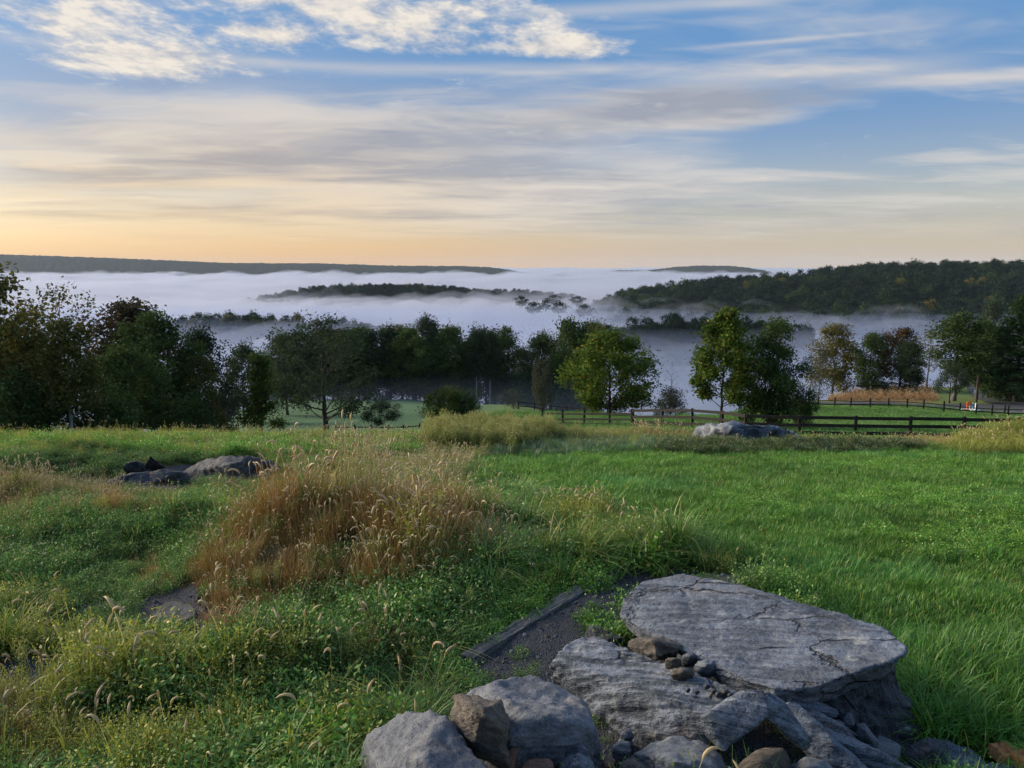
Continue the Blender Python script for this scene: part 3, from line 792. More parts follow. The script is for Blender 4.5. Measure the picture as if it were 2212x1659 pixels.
# ------------------------------------------------------------------ scatter by geometry nodes
SRC = bpy.data.collections.new('sources')
def source(name, meshes):
    """collection of source objects, picked by index"""
    c_ = bpy.data.collections.new(name)
    for i, me in enumerate(meshes):
        c_.objects.link(bpy.data.objects.new(f'{name}_{i:02d}', me))
    return c_
def scatter(name, label, cat, P, rot, scl, idx, c_, kind='stuff'):
    P = np.asarray(P, np.float32); n = len(P)
    me = bpy.data.meshes.new(name)
    me.vertices.add(n); me.vertices.foreach_set('co', P.ravel())
    a = me.attributes.new('rot', 'FLOAT_VECTOR', 'POINT'); a.data.foreach_set('vector', np.asarray(rot, np.float32).ravel())
    a = me.attributes.new('scl', 'FLOAT_VECTOR', 'POINT'); a.data.foreach_set('vector', np.asarray(scl, np.float32).ravel())
    a = me.attributes.new('idx', 'INT', 'POINT'); a.data.foreach_set('value', np.asarray(idx, np.int32))
    me.update()
    ng = bpy.data.node_groups.new(name + '_nodes', 'GeometryNodeTree')
    ng.interface.new_socket('Geometry', in_out='INPUT', socket_type='NodeSocketGeometry')
    ng.interface.new_socket('Geometry', in_out='OUTPUT', socket_type='NodeSocketGeometry')
    N = ng.nodes.new
    gi = N('NodeGroupInput'); go = N('NodeGroupOutput'); io = N('GeometryNodeInstanceOnPoints'); ci = N('GeometryNodeCollectionInfo')
    ci.inputs['Collection'].default_value = c_
    ci.inputs['Separate Children'].default_value = True
    ci.inputs['Reset Children'].default_value = True
    def attr(nm, ty):
        x = N('GeometryNodeInputNamedAttribute'); x.data_type = ty; x.inputs['Name'].default_value = nm
        return [o for o in x.outputs if o.enabled][0] if any(o.enabled for o in x.outputs) else x.outputs[0]
    L_ = ng.links.new
    L_(gi.outputs[0], io.inputs['Points']); L_(ci.outputs[0], io.inputs['Instance'])
    io.inputs['Pick Instance'].default_value = True
    L_(attr('idx', 'INT'), io.inputs['Instance Index'])
    L_(attr('rot', 'FLOAT_VECTOR'), io.inputs['Rotation'])
    L_(attr('scl', 'FLOAT_VECTOR'), io.inputs['Scale'])
    L_(io.outputs[0], go.inputs[0])
    o = link(name, me)
    md = o.modifiers.new('scatter', 'NODES'); md.node_group = ng
    tag(o, label, cat, kind=kind)
    return o

# crowns of the woods on the valley hills
far = []
for s, lf in ((61, 'wood'), (62, 'wood'), (63, 'woodpale'), (64, 'wood'), (65, 'olive')):
    tm, cm, H0, W0 = tree_meshes(f'wood{s}', s, lf, H=13, W=10, L=12, K=9, M=11, leaf_size=1.0, cl_r=.8, crown_base=.15, twig=False, trunk_r=.25)
    me = cm
    far.append(me)
wood_src = source('wood_tree', far)
def wood(name, label, H, dens, u_lim, D_lim, sc, w):
    uu, dd, X, DD, Z = H
    x0, x1 = X.min(), X.max(); y0, y1 = dd[0], dd[-1]
    xs, ys = np.meshgrid(np.arange(x0, x1, dens), np.arange(y0, y1, dens))
    xs = xs.ravel() + rng.uniform(-.45, .45, xs.size) * dens; ys = ys.ravel() + rng.uniform(-.45, .45, ys.size) * dens
    uq = CU + F * CONE * xs / ys
    fu = (uq - uu[0]) / (uu[1] - uu[0]); fd = (ys - dd[0]) / (dd[1] - dd[0])
    ok = (fu > 0) & (fu < len(uu) - 1.01) & (fd > 0) & (fd < len(dd) - 1.01) & (uq > u_lim[0]) & (uq < u_lim[1]) & (ys > D_lim[0]) & (ys < D_lim[1])
    xs, ys, fu, fd = xs[ok], ys[ok], fu[ok], fd[ok]
    i = fd.astype(int); j = fu.astype(int); a = fd - i; b = fu - j
    z = (Z[i, j] * (1 - a) + Z[i + 1, j] * a) * (1 - b) + (Z[i, j + 1] * (1 - a) + Z[i + 1, j + 1] * a) * b
    n = len(xs)
    s = sc * rng.uniform(0.65, 1.35, n)
    idx = rng.choice(5, n, p=w)
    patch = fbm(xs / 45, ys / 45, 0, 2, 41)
    pale_ = patch > np.interp(ys, [D_lim[0], D_lim[1]], [0.02, 0.45])  # patches of lighter green crowns, more frequent on the nearer slope
    idx = np.where(pale_ & (rng.random(n) < .6), 2, idx)
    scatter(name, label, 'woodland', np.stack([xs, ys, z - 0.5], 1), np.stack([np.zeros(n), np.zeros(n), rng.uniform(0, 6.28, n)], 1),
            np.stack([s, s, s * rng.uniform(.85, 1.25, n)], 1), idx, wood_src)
wood('hill_woodland', 'dark green wood covering the long hill beyond the pasture', HILLS['right'], 11.0, (1230, 3900), (600, 1220), 1.4, [.44, .30, .1, .15, .01])
wood('island_woodland', 'dark wooded island hill rising out of the fog', HILLS['island'], 7.5, (480, 1290), (1360, 1640), 1.0, [.5, .3, .05, .1, .05])
wood('misty_woodland', 'hazy olive wood emerging from fog behind the oak', HILLS['near_left'], 8.0, (330, 840), (540, 680), 0.9, [.2, .2, .2, .2, .2])
wood('misty_woodland', 'band of dark tree tops in the mist below the long hill', HILLS['near_right'], 7.5, (1280, 1740), (450, 560), 0.85, [.4, .4, .1, .1, 0])
# ------------------------------------------------------------------ stone materials
def stone_mat(name, a, b, warm=None, warm_amt=0.3, band=0.6, scale=1.0, lichen=0.25, axis=(0, 0, 1), cracks=0.8):
    """schist-like grain: fine banding across `axis`, speckle, rusty stains and pale lichen"""
    m, nt, out = new_mat(name)
    o_, (x_, y_, z_) = pos_xyz(nt)
    ax = Vector(axis).normalized(); q = ax.to_track_quat('Z', 'Y').inverted()
    mp = nt.nodes.new('ShaderNodeMapping'); mp.vector_type = 'POINT'
    mp.inputs['Rotation'].default_value = q.to_euler()
    nt.links.new(o_, mp.inputs['Vector'])
    s_ = nt.nodes.new('ShaderNodeSeparateXYZ'); nt.links.new(mp.outputs[0], s_.inputs[0])
    X_, Y_, Z_ = (E(nt, o) for o in s_.outputs)
    warp = noise(nt, o_, 2.5 * scale, 3, 0.5)
    bandn = noise(nt, vec(nt, X_ * 2.2 * scale, Y_ * 9.0 * scale, Z_ * 34.0 * scale + warp * 3.0), 1.0, 5, 0.62)
    speck = noise(nt, o_, 55.0 * scale, 4, 0.7)
    fine = noise(nt, o_, 170.0 * scale, 2, 0.6)
    blot = noise(nt, o_, 3.2 * scale, 5, 0.62)
    c = mixc(nt, (bandn - 0.5) * (5.0 * band) + (blot - 0.5) * 2.6 + (speck - 0.5) * 2.6 + 0.48, a, b)
    c = mixc(nt, (speck.ramp(0.50, 0.64) * 0.75), c, mixc(nt, 0.55, c, (0.03, 0.032, 0.036)))
    c = mixc(nt, (fine.ramp(0.55, 0.7) * 0.4), c, mixc(nt, 0.5, c, (0.62, 0.64, 0.66)))
    if warm is not None:
        wn_ = noise(nt, o_, 1.9 * scale, 4, 0.6)
        c = mixc(nt, wn_.ramp(0.62 - warm_amt * 0.35, 0.80 - warm_amt * 0.2) * 0.75, c, warm)
    ln = noise(nt, o_, 7.5 * scale, 5, 0.65)
    c = mixc(nt, ln.ramp(0.56, 0.68) * lichen, c, (0.52, 0.55, 0.56))
    dk = noise(nt, o_, 4.6 * scale, 5, 0.6)
    c = mixc(nt, dk.ramp(0.63, 0.68) * 0.55, c, (0.045, 0.042, 0.045))
    vc = nt.nodes.new('ShaderNodeTexVoronoi'); vc.feature = 'DISTANCE_TO_EDGE'; vc.inputs['Scale'].default_value = 1.0
    nt.links.new(vec(nt, X_ * 1.3 * scale + blot * 0.9, Y_ * 3.6 * scale + warp * 0.6, Z_ * 3.0 * scale), vc.inputs['Vector'])
    crack = E(nt, vc.outputs['Distance']).ramp(0.0, 0.03, 1.0, 0.0) * warp.ramp(0.45, 0.6)
    c = mixc(nt, crack * cracks, c, (0.03, 0.03, 0.032))
    principled(nt, out, c, 0.78, 0.35, crack * (-1.5 * cracks) + bandn * (1.3 * band) + speck * 0.35 + fine * 0.12 + blot * 0.5, 1.0, 0.034)
    return m
SLAB_N = (at_z(1340, 1310, .25) - at_z(1960, 1390, .45)).cross(at_z(1462, 1238, .3) - at_z(1660, 1492, .34)).normalized()
if SLAB_N.z < 0: SLAB_N = -SLAB_N
ST = {
    'blue':  stone_mat('blue_grey_schist', (0.042, 0.054, 0.080), (0.165, 0.198, 0.262), (0.140, 0.128, 0.126), 0.25, 0.6, 1.0, 0.35, SLAB_N + Vector((0.35, 0.75, 0.0))),
    'band':  stone_mat('banded_schist', (0.034, 0.046, 0.066), (0.195, 0.226, 0.290), (0.165, 0.126, 0.118), 0.35, 1.0, 0.8, 0.25, (0.25, 0.75, 0.6)),
    'granite': stone_mat('pale_granite', (0.060, 0.070, 0.092), (0.185, 0.203, 0.246), (0.205, 0.158, 0.130), 0.45, 0.25, 1.1, 0.2, (0.4, 0.5, 0.7), 0.12),
    'brown': stone_mat('rusty_brown_rock', (0.075, 0.066, 0.060), (0.185, 0.155, 0.132), (0.175, 0.105, 0.068), 0.4, 0.9, 1.4, 0.1, (0.3, 0.8, 0.5)),
    'dark':  stone_mat('dark_wet_rock', (0.018, 0.023, 0.031), (0.064, 0.075, 0.095), (0.074, 0.062, 0.053), 0.2, 0.9, 1.0, 0.12, (0.9, 0.1, 0.15)),  # plain dark stone tones
    'light': stone_mat('light_crystalline_rock', (0.114, 0.129, 0.158), (0.251, 0.276, 0.322), None, 0.3, 0.5, 1.6, 0.3, (0.2, 0.9, 0.5)),
    'red':   stone_mat('reddish_rock', (0.136, 0.074, 0.056), (0.248, 0.149, 0.118), None, 0.3, 0.5, 1.5, 0.1),
    'outcrop': stone_mat('outcrop_rock', (0.097, 0.114, 0.148), (0.194, 0.222, 0.276), (0.155, 0.124, 0.093), 0.25, 0.6, 0.25, 0.3),
    'flat': stone_mat('path_stone', (0.036, 0.040, 0.052), (0.095, 0.102, 0.122), (0.155, 0.136, 0.112), 0.3, 0.3, 1.2, 0.2),
}
TMP = bpy.data.collections.new('tmp'); coll.children.link(TMP)
def rock_mesh(name, P, mat, voxel=0.014, rough=0.012, size=0.16, strata=0.006, axis=(0, 0, 1), freq=55.0, seed=0, bevel=0.03, chip=0.5, cuts=9, cut=0.07, ledge=0.0):
    rs = random.Random(seed)
    def hull_of(pts):
        bm = bmesh.new()
        vs = [bm.verts.new(p) for p in pts]
        bmesh.ops.convex_hull(bm, input=vs)
        bmesh.ops.delete(bm, geom=[v for v in bm.verts if not v.link_faces], context='VERTS')
        return bm
    bm = hull_of(P)
    cen = sum((v.co for v in bm.verts), Vector()) / len(bm.verts)
    for q in range(cuts):            # split faces off along flat fracture planes
        d = Vector((rs.gauss(0, 1), rs.gauss(0, 1), rs.gauss(0, .7))).normalized()
        h = max((v.co - cen).dot(d) for v in bm.verts)
        bmesh.ops.bisect_plane(bm, geom=bm.verts[:] + bm.edges[:] + bm.faces[:], plane_co=cen + d * h * (1 - rs.uniform(.3, 1.3) * cut), plane_no=d, clear_outer=True)
        pts = [v.co.copy() for v in bm.verts]; bm.free(); bm = hull_of(pts)
    bmesh.ops.dissolve_limit(bm, angle_limit=R(6), verts=bm.verts, edges=bm.edges)
    if bevel > 0:
        bmesh.ops.bevel(bm, geom=list(bm.edges), offset=bevel, segments=2, profile=0.6, affect='EDGES', clamp_overlap=True)
    bmesh.ops.triangulate(bm, faces=bm.faces)
    me0 = bpy.data.meshes.new('tmp'); bm.to_mesh(me0); bm.free()
    ob = bpy.data.objects.new('tmp', me0); TMP.objects.link(ob)
    md = ob.modifiers.new('r', 'REMESH'); md.mode = 'VOXEL'; md.voxel_size = voxel
    dg = bpy.context.evaluated_depsgraph_get()
    ev = ob.evaluated_get(dg)
    me = bpy.data.meshes.new_from_object(ev)
    bpy.data.objects.remove(ob); bpy.data.meshes.remove(me0)
    me.name = name
    n = len(me.vertices)
    co = np.empty(n * 3, np.float32); me.vertices.foreach_get('co', co); co = co.reshape(-1, 3).astype(float)
    no = np.empty(n * 3, np.float32); me.vertices.foreach_get('normal', no); no = no.reshape(-1, 3).astype(float)
    ax = np.array(Vector(axis).normalized())
    w = co @ ax
    side = 1 - np.abs(no @ ax)
    x, y, z = co.T
    d = rough * fbm(x / size, y / size, z / size, 4, seed + 1, .55)
    d += rough * 0.9 * chip * -np.clip(fbm(x / size * .55, y / size * .55, z / size * .55, 3, seed + 5) - 0.12, 0, 1) * 3
    d += rough * 0.6 * fbm(x / .045, y / .045, z / .045, 3, seed + 15, .6)
    wl = w + 0.02 * fbm(x * 3, y * 3, z * 3, 2, seed + 9)
    lay = vn3(wl * freq, x * 1.7, y * 1.7, seed + 11) + 0.6 * vn3(wl * freq * 2.3, x * 3, y * 3, seed + 12)
    d += strata * np.tanh(lay * 2.2) * (0.2 + 1.1 * side)
    d += ledge * fbm(x / .13, y / .13, z / .13, 3, seed + 21) * side
    co += no * d[:, None]
    me.vertices.foreach_set('co', co.astype(np.float32).ravel())
    me.polygons.foreach_set('use_smooth', np.ones(len(me.polygons), bool))
    me.update()
    me.materials.clear(); me.materials.append(mat)
    return me
def rock(name, label, top, mat, exts, group=None, cat='rock', **kw):
    """top: (u, v, height) of the outline seen; exts: copies (scale, shift) that give the stone its body"""
    P0 = [at_z(u, v, z) for u, v, z in top]
    c = sum(P0, Vector()) / len(P0)
    P = list(P0)
    for s, sh in exts:
        P += [c + (p - c) * s + Vector(sh) for p in P0]
    org = Vector((c.x, c.y, min(p.z for p in P)))
    me = rock_mesh(name, [p - org for p in P], ST[mat] if isinstance(mat, str) else mat, **kw)
    o = link(name, me, None, org)
    return tag(o, label, cat, group)

GS = 'stones of the heap in the foreground'
rock('stone_slab', 'huge flat blue-grey stone slab with overhanging end on the heap',
     [(1335, 1328, .22), (1348, 1292, .25), (1392, 1254, .27), (1448, 1252, .28), (1462, 1238, .30), (1560, 1256, .32), (1680, 1288, .36), (1800, 1318, .40),
      (1900, 1352, .43), (1962, 1387, .45), (1952, 1412, .44), (1860, 1452, .41), (1760, 1488, .37), (1660, 1490, .35), (1600, 1468, .335), (1540, 1430, .315), (1480, 1388, .29), (1400, 1342, .25)],
     'blue', [(.93, (0.02, 0.02, -.11)), (.8, (.06, .03, -.2))], GS, 'stone slab', voxel=.0085, rough=.012, size=.22, strata=.010, axis=SLAB_N, freq=34, seed=3, bevel=.004, chip=.3, cuts=6, cut=.03, ledge=.03)
rock('support_rock', 'dark layered rock propping up the overhanging end of the huge slab',
     [(1752, 1490, .22), (1860, 1462, .26), (1938, 1436, .28), (1948, 1480, .18), (1970, 1535, .06), (1995, 1596, -.04), (1940, 1640, -.05), (1850, 1612, -.02), (1790, 1560, .08)],
     'dark', [(1.0, (0.02, .28, -.08)), (.9, (0.0, .35, -.2))], GS, voxel=.012, rough=.03, size=.14, strata=.014, axis=(.25, .3, .9), freq=26, seed=5, bevel=.004, cuts=10, cut=.1, ledge=.05)
rock('stone_slab', 'banded tilted slab between the huge slab and the rounded boulder',
     [(1187, 1420, .16), (1250, 1373, .19), (1300, 1376, .21), (1400, 1420, .25), (1480, 1450, .27), (1612, 1494, .31), (1548, 1548, .28), (1515, 1592, .16), (1440, 1602, .08), (1345, 1560, .08), (1290, 1515, .09), (1205, 1452, .10)],
     'band', [(.92, (0, .02, -.16)), (.8, (0, .05, -.28))], GS, 'stone slab', voxel=.009, rough=.014, size=.2, strata=.014, axis=(.25, .75, .6), freq=24, seed=7, bevel=.006, cuts=10, cut=.07, ledge=.02)
rock('boulder', 'big rounded granite boulder with warm-tinted shoulder beside the banded slab',
     [(970, 1480, .28), (1000, 1447, .32), (1060, 1432, .36), (1130, 1436, .38), (1182, 1457, .38), (1290, 1537, .36), (1335, 1600, .28), (1345, 1665, .15), (1150, 1545, .47), (1240, 1570, .44), (1100, 1600, .38), (1230, 1640, .27), (985, 1540, .3), (1060, 1490, .42)],
     'granite', [(.9, (0, .06, -.22)), (.8, (0, .03, -.42))], GS, 'boulder', voxel=.010, rough=.020, size=.2, strata=.004, seed=9, bevel=.010, chip=.6, cuts=18, cut=.16)
rock('boulder', 'smooth pale granite boulder at the grassy end of the heap',
     [(762, 1705, .0), (768, 1615, .14), (800, 1572, .26), (860, 1540, .35), (898, 1513, .41), (930, 1518, .43), (965, 1550, .44), (1015, 1612, .42), (1085, 1690, .38), (900, 1610, .47), (850, 1740, .28), (1000, 1750, .36), (820, 1650, .35)],
     'granite', [(.92, (0, .08, -.22)), (.85, (0, .02, -.45))], GS, 'boulder', voxel=.010, rough=.020, size=.2, strata=.003, seed=10, bevel=.012, chip=.6, cuts=16, cut=.14)
rock('angular_rock', 'rusty-brown angular rock wedged between the two granite boulders',
     [(966, 1538, .44), (982, 1502, .50), (1022, 1495, .53), (1086, 1512, .52), (1088, 1565, .48), (1106, 1602, .40), (1100, 1652, .32), (1070, 1618, .38), (1020, 1612, .40), (976, 1562, .42), (1040, 1535, .58)],
     'brown', [(.85, (0.01, .08, -.12))], GS, voxel=.010, rough=.014, size=.10, strata=.008, axis=(.4, .3, .85), freq=60, seed=12, bevel=.004)
rock('angular_rock', 'grey angular block leaning over the dark hollow of the heap',
     [(1510, 1550, .43), (1528, 1538, .46), (1600, 1494, .50), (1654, 1490, .52), (1664, 1545, .46), (1625, 1565, .43), (1562, 1630, .33), (1522, 1596, .36)],
     'band', [(.9, (.02, .10, -.05))], GS, voxel=.010, rough=.010, size=.12, strata=.004, axis=(.2, .9, .3), freq=50, seed=14, bevel=.004)
rock('angular_rock', 'long narrow stone roofing the hollow beside the grey angular block',
     [(1652, 1490, .52), (1690, 1512, .47), (1758, 1602, .33), (1740, 1624, .30), (1700, 1600, .33), (1656, 1550, .44)],
     'band', [(.92, (.03, .08, -.05))], GS, voxel=.010, rough=.010, size=.12, strata=.005, axis=(.7, .3, .6), freq=55, seed=15, bevel=.004)
rock('stone', 'light speckled stone in front of the banded slab',
     [(1362, 1628, .18), (1400, 1603, .23), (1450, 1588, .27), (1512, 1600, .28), (1558, 1632, .26), (1580, 1700, .2), (1400, 1700, .12), (1460, 1640, .34), (1540, 1660, .3)],
     'light', [(.9, (0, .08, -.2))], GS, 'stone', voxel=.010, rough=.018, size=.08, strata=.004, seed=16, bevel=.03)
rock('stone', 'olive-brown rounded stone inside the dark hollow',
     [(1588, 1655, .19), (1640, 1616, .24), (1692, 1612, .24), (1712, 1640, .22), (1705, 1700, .15), (1600, 1705, .12), (1650, 1650, .28)],
     'brown', [(.9, (0, .08, -.15))], GS, 'stone', voxel=.011, rough=.01, size=.12, strata=.002, seed=17, bevel=.03)
rock('stone', 'bluish round stone next to the olive-brown stone in the hollow',
     [(1700, 1660, .17), (1740, 1630, .22), (1790, 1640, .22), (1815, 1680, .17), (1760, 1720, .14), (1750, 1665, .26)],
     'light', [(.9, (0, .08, -.15))], GS, 'stone', voxel=.011, rough=.01, size=.1, strata=.002, seed=18, bevel=.02)
rock('flat_stone', 'pale tilted slab below the long narrow stone',
     [(1688, 1512, .33), (1722, 1512, .33), (1790, 1590, .25), (1862, 1645, .17), (1910, 1690, .12), (1800, 1700, .08), (1755, 1625, .18)],
     'blue', [(.94, (0, .03, -.08))], GS, 'stone', voxel=.011, rough=.010, size=.12, strata=.008, axis=(.35, .2, .9), freq=60, seed=19, bevel=.004)
rock('flat_stone', 'long thin grey slab sloping to the heap foot',
     [(1772, 1572, .23), (1798, 1566, .24), (1880, 1606, .19), (1960, 1650, .13), (2030, 1690, .07), (1950, 1715, .03), (1840, 1640, .13)],
     'band', [(.94, (0, .03, -.06))], GS, 'stone', voxel=.011, rough=.010, size=.12, strata=.008, axis=(.3, .2, .9), freq=60, seed=20, bevel=.004)
rock('flat_stone', 'thin brownish slab lying under the huge slab edge',
     [(1722, 1512, .28), (1762, 1524, .27), (1855, 1585, .19), (1838, 1600, .17), (1765, 1566, .21)],
     'band', [(.94, (0, .04, -.05))], GS, 'stone', voxel=.010, rough=.008, size=.1, strata=.006, axis=(.3, .2, .9), freq=60, seed=21, bevel=.008)
rock('flat_stone', 'grey shard sticking out from below the huge slab',
     [(1662, 1494, .31), (1735, 1500, .31), (1820, 1536, .25), (1806, 1552, .23), (1720, 1528, .27)],
     'blue', [(.94, (0, .06, -.04))], GS, 'stone', voxel=.010, rough=.008, size=.1, strata=.006, axis=(.2, .2, .9), freq=60, seed=22, bevel=.008)
rock('stone', 'grey-green upright stone leaning on the support rock',
     [(1846, 1562, .16), (1868, 1558, .17), (1905, 1606, .10), (1896, 1626, .06), (1852, 1602, .09), (1875, 1585, .17)],
     'light', [(.9, (0, .06, -.08))], GS, 'stone', voxel=.009, rough=.008, size=.08, strata=.002, seed=23, bevel=.004)
rock('stone', 'pale square stone at the foot of the support rock',
     [(1890, 1622, .08), (1898, 1586, .12), (1920, 1592, .12), (1950, 1612, .09), (1945, 1640, .05), (1905, 1648, .05)],
     'light', [(.9, (0, .06, -.08))], GS, 'stone', voxel=.009, rough=.008, size=.08, strata=.002, seed=24, bevel=.004)
rock('stone', 'dark chocolate-brown lump at the foot of the heap',
     [(1945, 1640, .06), (1965, 1606, .1), (2010, 1590, .12), (2046, 1600, .11), (2054, 1622, .08), (2030, 1665, .02), (1975, 1672, .02), (2005, 1620, .14)],
     'dark', [(.9, (0, .08, -.12))], GS, 'stone', voxel=.010, rough=.012, size=.09, strata=.003, seed=25, bevel=.02)
rock('stone_slab', 'low pale slab in the grass at the end of the heap',
     [(1985, 1596, .03), (2040, 1592, .06), (2100, 1618, .06), (2150, 1660, .04), (2160, 1720, .0), (2020, 1720, .0), (1990, 1650, .02)],
     'blue', [(.95, (0, .05, -.12))], GS, 'stone slab', voxel=.012, rough=.014, size=.14, strata=.006, axis=(.1, .3, .9), seed=26, bevel=.02)
rock('stone_slab', 'pale knobbly stone beside the broken bricks',
     [(2095, 1668, .03), (2130, 1642, .06), (2180, 1646, .06), (2250, 1680, .04), (2260, 1730, .0), (2100, 1730, .0)],
     'blue', [(.95, (0, .06, -.12))], GS, 'stone slab', voxel=.012, rough=.014, size=.1, strata=.005, axis=(.1, .3, .9), seed=27, bevel=.02)
rock('stone', 'dark blue wedge stone at the foot of the rounded boulder',
     [(1196, 1700, .2), (1218, 1616, .31), (1255, 1590, .35), (1285, 1640, .30), (1300, 1700, .2), (1250, 1650, .36)],
     'band', [(.9, (0, .06, -.15))], GS, 'stone', voxel=.010, rough=.008, size=.1, strata=.003, seed=28, bevel=.004)
rock('stone', 'small reddish stone in front of the rusty angular rock',
     [(1122, 1655, .3), (1150, 1636, .33), (1192, 1638, .33), (1200, 1662, .3), (1150, 1690, .26)], 'red', [(.85, (0, .05, -.06))], GS, 'stone', voxel=.008, rough=.006, size=.06, strata=.002, seed=29, bevel=.008)
rock('stone', 'pinkish pebble beside the dark blue wedge stone',
     [(1300, 1640, .28), (1312, 1629, .3), (1330, 1640, .29), (1326, 1656, .27), (1306, 1655, .27)], 'red', [(.85, (0, .03, -.05))], GS, 'stone', voxel=.006, rough=.004, size=.05, strata=.001, seed=30, bevel=.006)
rock('stone', 'brown rounded stone between wedge stone and speckled stone',
     [(1330, 1665, .22), (1350, 1640, .25), (1375, 1636, .26), (1402, 1662, .22), (1380, 1700, .17), (1365, 1655, .28)], 'brown', [(.85, (0, .05, -.08))], GS, 'stone', voxel=.008, rough=.005, size=.07, strata=.001, seed=31, bevel=.004)
rock('stone', 'thin rusty shard under the rusty angular rock',
     [(1088, 1650, .3), (1110, 1600, .36), (1118, 1625, .34), (1108, 1670, .27)], 'red', [(.9, (.01, .04, -.03))], GS, 'stone', voxel=.007, rough=.004, size=.05, strata=.002, seed=32, bevel=.005)
rb = random.Random(5)
for i, (u, v, z, w) in enumerate([(1150, 1662, .24, 22), (1185, 1672, .22, 16), (1320, 1668, .20, 15), (1345, 1610, .16, 20), (1352, 1585, .10, 16), (1575, 1668, .16, 18), (1560, 1690, .14, 20), (1715, 1672, .14, 18), (1810, 1560, .18, 16),
                              (1832, 1548, .20, 14), (1880, 1640, .08, 14), (1930, 1660, .06, 18), (1820, 1660, .10, 16), (1100, 1690, .26, 18), (1245, 1690, .22, 20), (1960, 1575, .04, 12), (1290, 1402, .05, 12), (1232, 1400, .03, 10)]):
    pts = [(u + w * math.cos(a) * rb.uniform(.7, 1.2), v + w * .75 * math.sin(a) * rb.uniform(.7, 1.2), z) for a in np.linspace(0, 6.28, 8)[:-1] + rb.random()]
    rock('rubble_stone', 'small angular piece of rubble filling a gap of the stone heap', pts + [(u, v - w * .2, z + .03)], ('band', 'dark', 'brown', 'light', 'blue')[i % 5], [(.9, (0, .04, -.08)), (.8, (0, .05, -.2))],
         'rubble in the gaps of the stone heap', 'stone', voxel=.007, rough=.008, size=.06, strata=.004, axis=(.2, .3, .9), freq=80, seed=500 + i, bevel=.002, cuts=8, cut=.15)
# small stones caught between the slabs
rock('stone', 'rough pale-brown stone on the banded slab under the huge slab',
     [(1352, 1385, .27), (1385, 1372, .31), (1430, 1372, .32), (1474, 1392, .30), (1470, 1408, .27), (1420, 1420, .26), (1378, 1408, .25), (1415, 1385, .34)], 'brown', [(.85, (0, .04, -.06))], GS, 'stone', voxel=.008, rough=.013, size=.05, strata=.006, axis=(.2, .4, .9), freq=90, seed=33, bevel=.004)
rock('stone', 'dark wedge stone on the gravel behind the banded slab',
     [(1264, 1368, .05), (1272, 1346, .1), (1300, 1350, .11), (1345, 1378, .08), (1340, 1392, .04), (1280, 1388, .03)], 'dark', [(.9, (0, .05, -.08))], GS, 'stone', voxel=.009, rough=.008, size=.08, strata=.003, seed=34, bevel=.004)
for (u, v, w, h, m_, lb, sd) in [(1455, 1428, 22, 10, 'brown', 'thin tan flake beside the rough pale-brown stone', 41), (1492, 1421, 22, 11, 'band', 'oval grey stone under the huge slab edge', 42),
                                 (1476, 1454, 27, 15, 'brown', 'striped brown stone on the banded slab', 43), (1526, 1440, 28, 18, 'light', 'grey-green stone with a white vein beside the striped brown stone', 44)]:
    pts = [(u + w * math.cos(a), v + h * math.sin(a) * (0.9 if math.sin(a) > 0 else 1.0), .30 - .03 * math.sin(a)) for a in np.linspace(0, 6.28, 9)[:-1] + sd]
    rock('stone', lb, pts + [(u, v - 3, .335)], m_, [(.85, (0, .03, -.05))], GS, 'stone', voxel=.006, rough=.005, size=.05, strata=.003, axis=(.1, .3, .9), freq=110, seed=sd, bevel=.006)
for i, (u, v) in enumerate([(1487, 1489), (1506, 1493), (1528, 1481), (1541, 1492), (1552, 1498), (1566, 1494), (1578, 1500), (1536, 1502)]):
    s = random.uniform(5, 9)
    pts = [(u + s * math.cos(a) * random.uniform(.8, 1.4), v + s * .6 * math.sin(a), .302) for a in np.linspace(0, 6.28, 7)[:-1]]
    rock('stone_chip', 'small broken stone chip scattered on the banded slab', pts + [(u, v - 2, .318)], 'brown' if i % 2 else 'band', [(.9, (0, .01, -.02))], 'stone chips on the banded slab', 'stone', voxel=.004, rough=.003, size=.03, strata=.001, seed=60 + i, bevel=.003)

# stones of the old wall on the left, flat stone in the path, outcrops
GW = 'stones showing in the weeds on the left'
rock('wall_stone', 'upright dark wedge stone in the weeds on the left bank',
     [(308, 1012, -.52), (314, 988, -.32), (326, 984, -.28), (344, 1000, -.4), (346, 1014, -.54)], 'dark', [(.9, (0.05, .25, -.2))], GW, 'stone', voxel=.025, rough=.02, size=.2, strata=.004, seed=71, bevel=.03)
rock('wall_stone', 'low dark brown stone half buried beside the upright wedge stone',
     [(258, 1018, -.55), (268, 998, -.42), (292, 992, -.38), (312, 1000, -.44), (310, 1018, -.56)], 'dark', [(.9, (0, .3, -.2))], GW, 'stone', voxel=.03, rough=.02, size=.2, strata=.004, seed=72, bevel=.04)
rock('wall_stone', 'long pale flat stone in front of the upright wedge stone',
     [(205, 1056, -.66), (250, 1030, -.53), (300, 1018, -.48), (352, 1012, -.46), (392, 1018, -.5), (380, 1034, -.6), (300, 1056, -.66)], 'flat', [(1.1, (0, .2, -.12)), (1.1, (0, .2, -.4))], GW, 'stone', voxel=.025, rough=.03, size=.3, strata=.008, seed=73, bevel=.03, cuts=4, cut=.05, ledge=.04)
rock('rock_outcrop', 'smooth dark hump of bare rock on the left bank',
     [(385, 1016, -.72), (430, 988, -.55), (480, 974, -.40), (540, 974, -.38), (572, 988, -.5), (590, 1004, -.72), (500, 990, -.42), (520, 1012, -.72)], 'flat', [(1.2, (0, .5, -.22)), (1.35, (0, .2, -.6))], GW, 'rock outcrop', voxel=.035, rough=.05, size=.5, strata=.010, seed=74, bevel=.10, cuts=3, cut=.05)
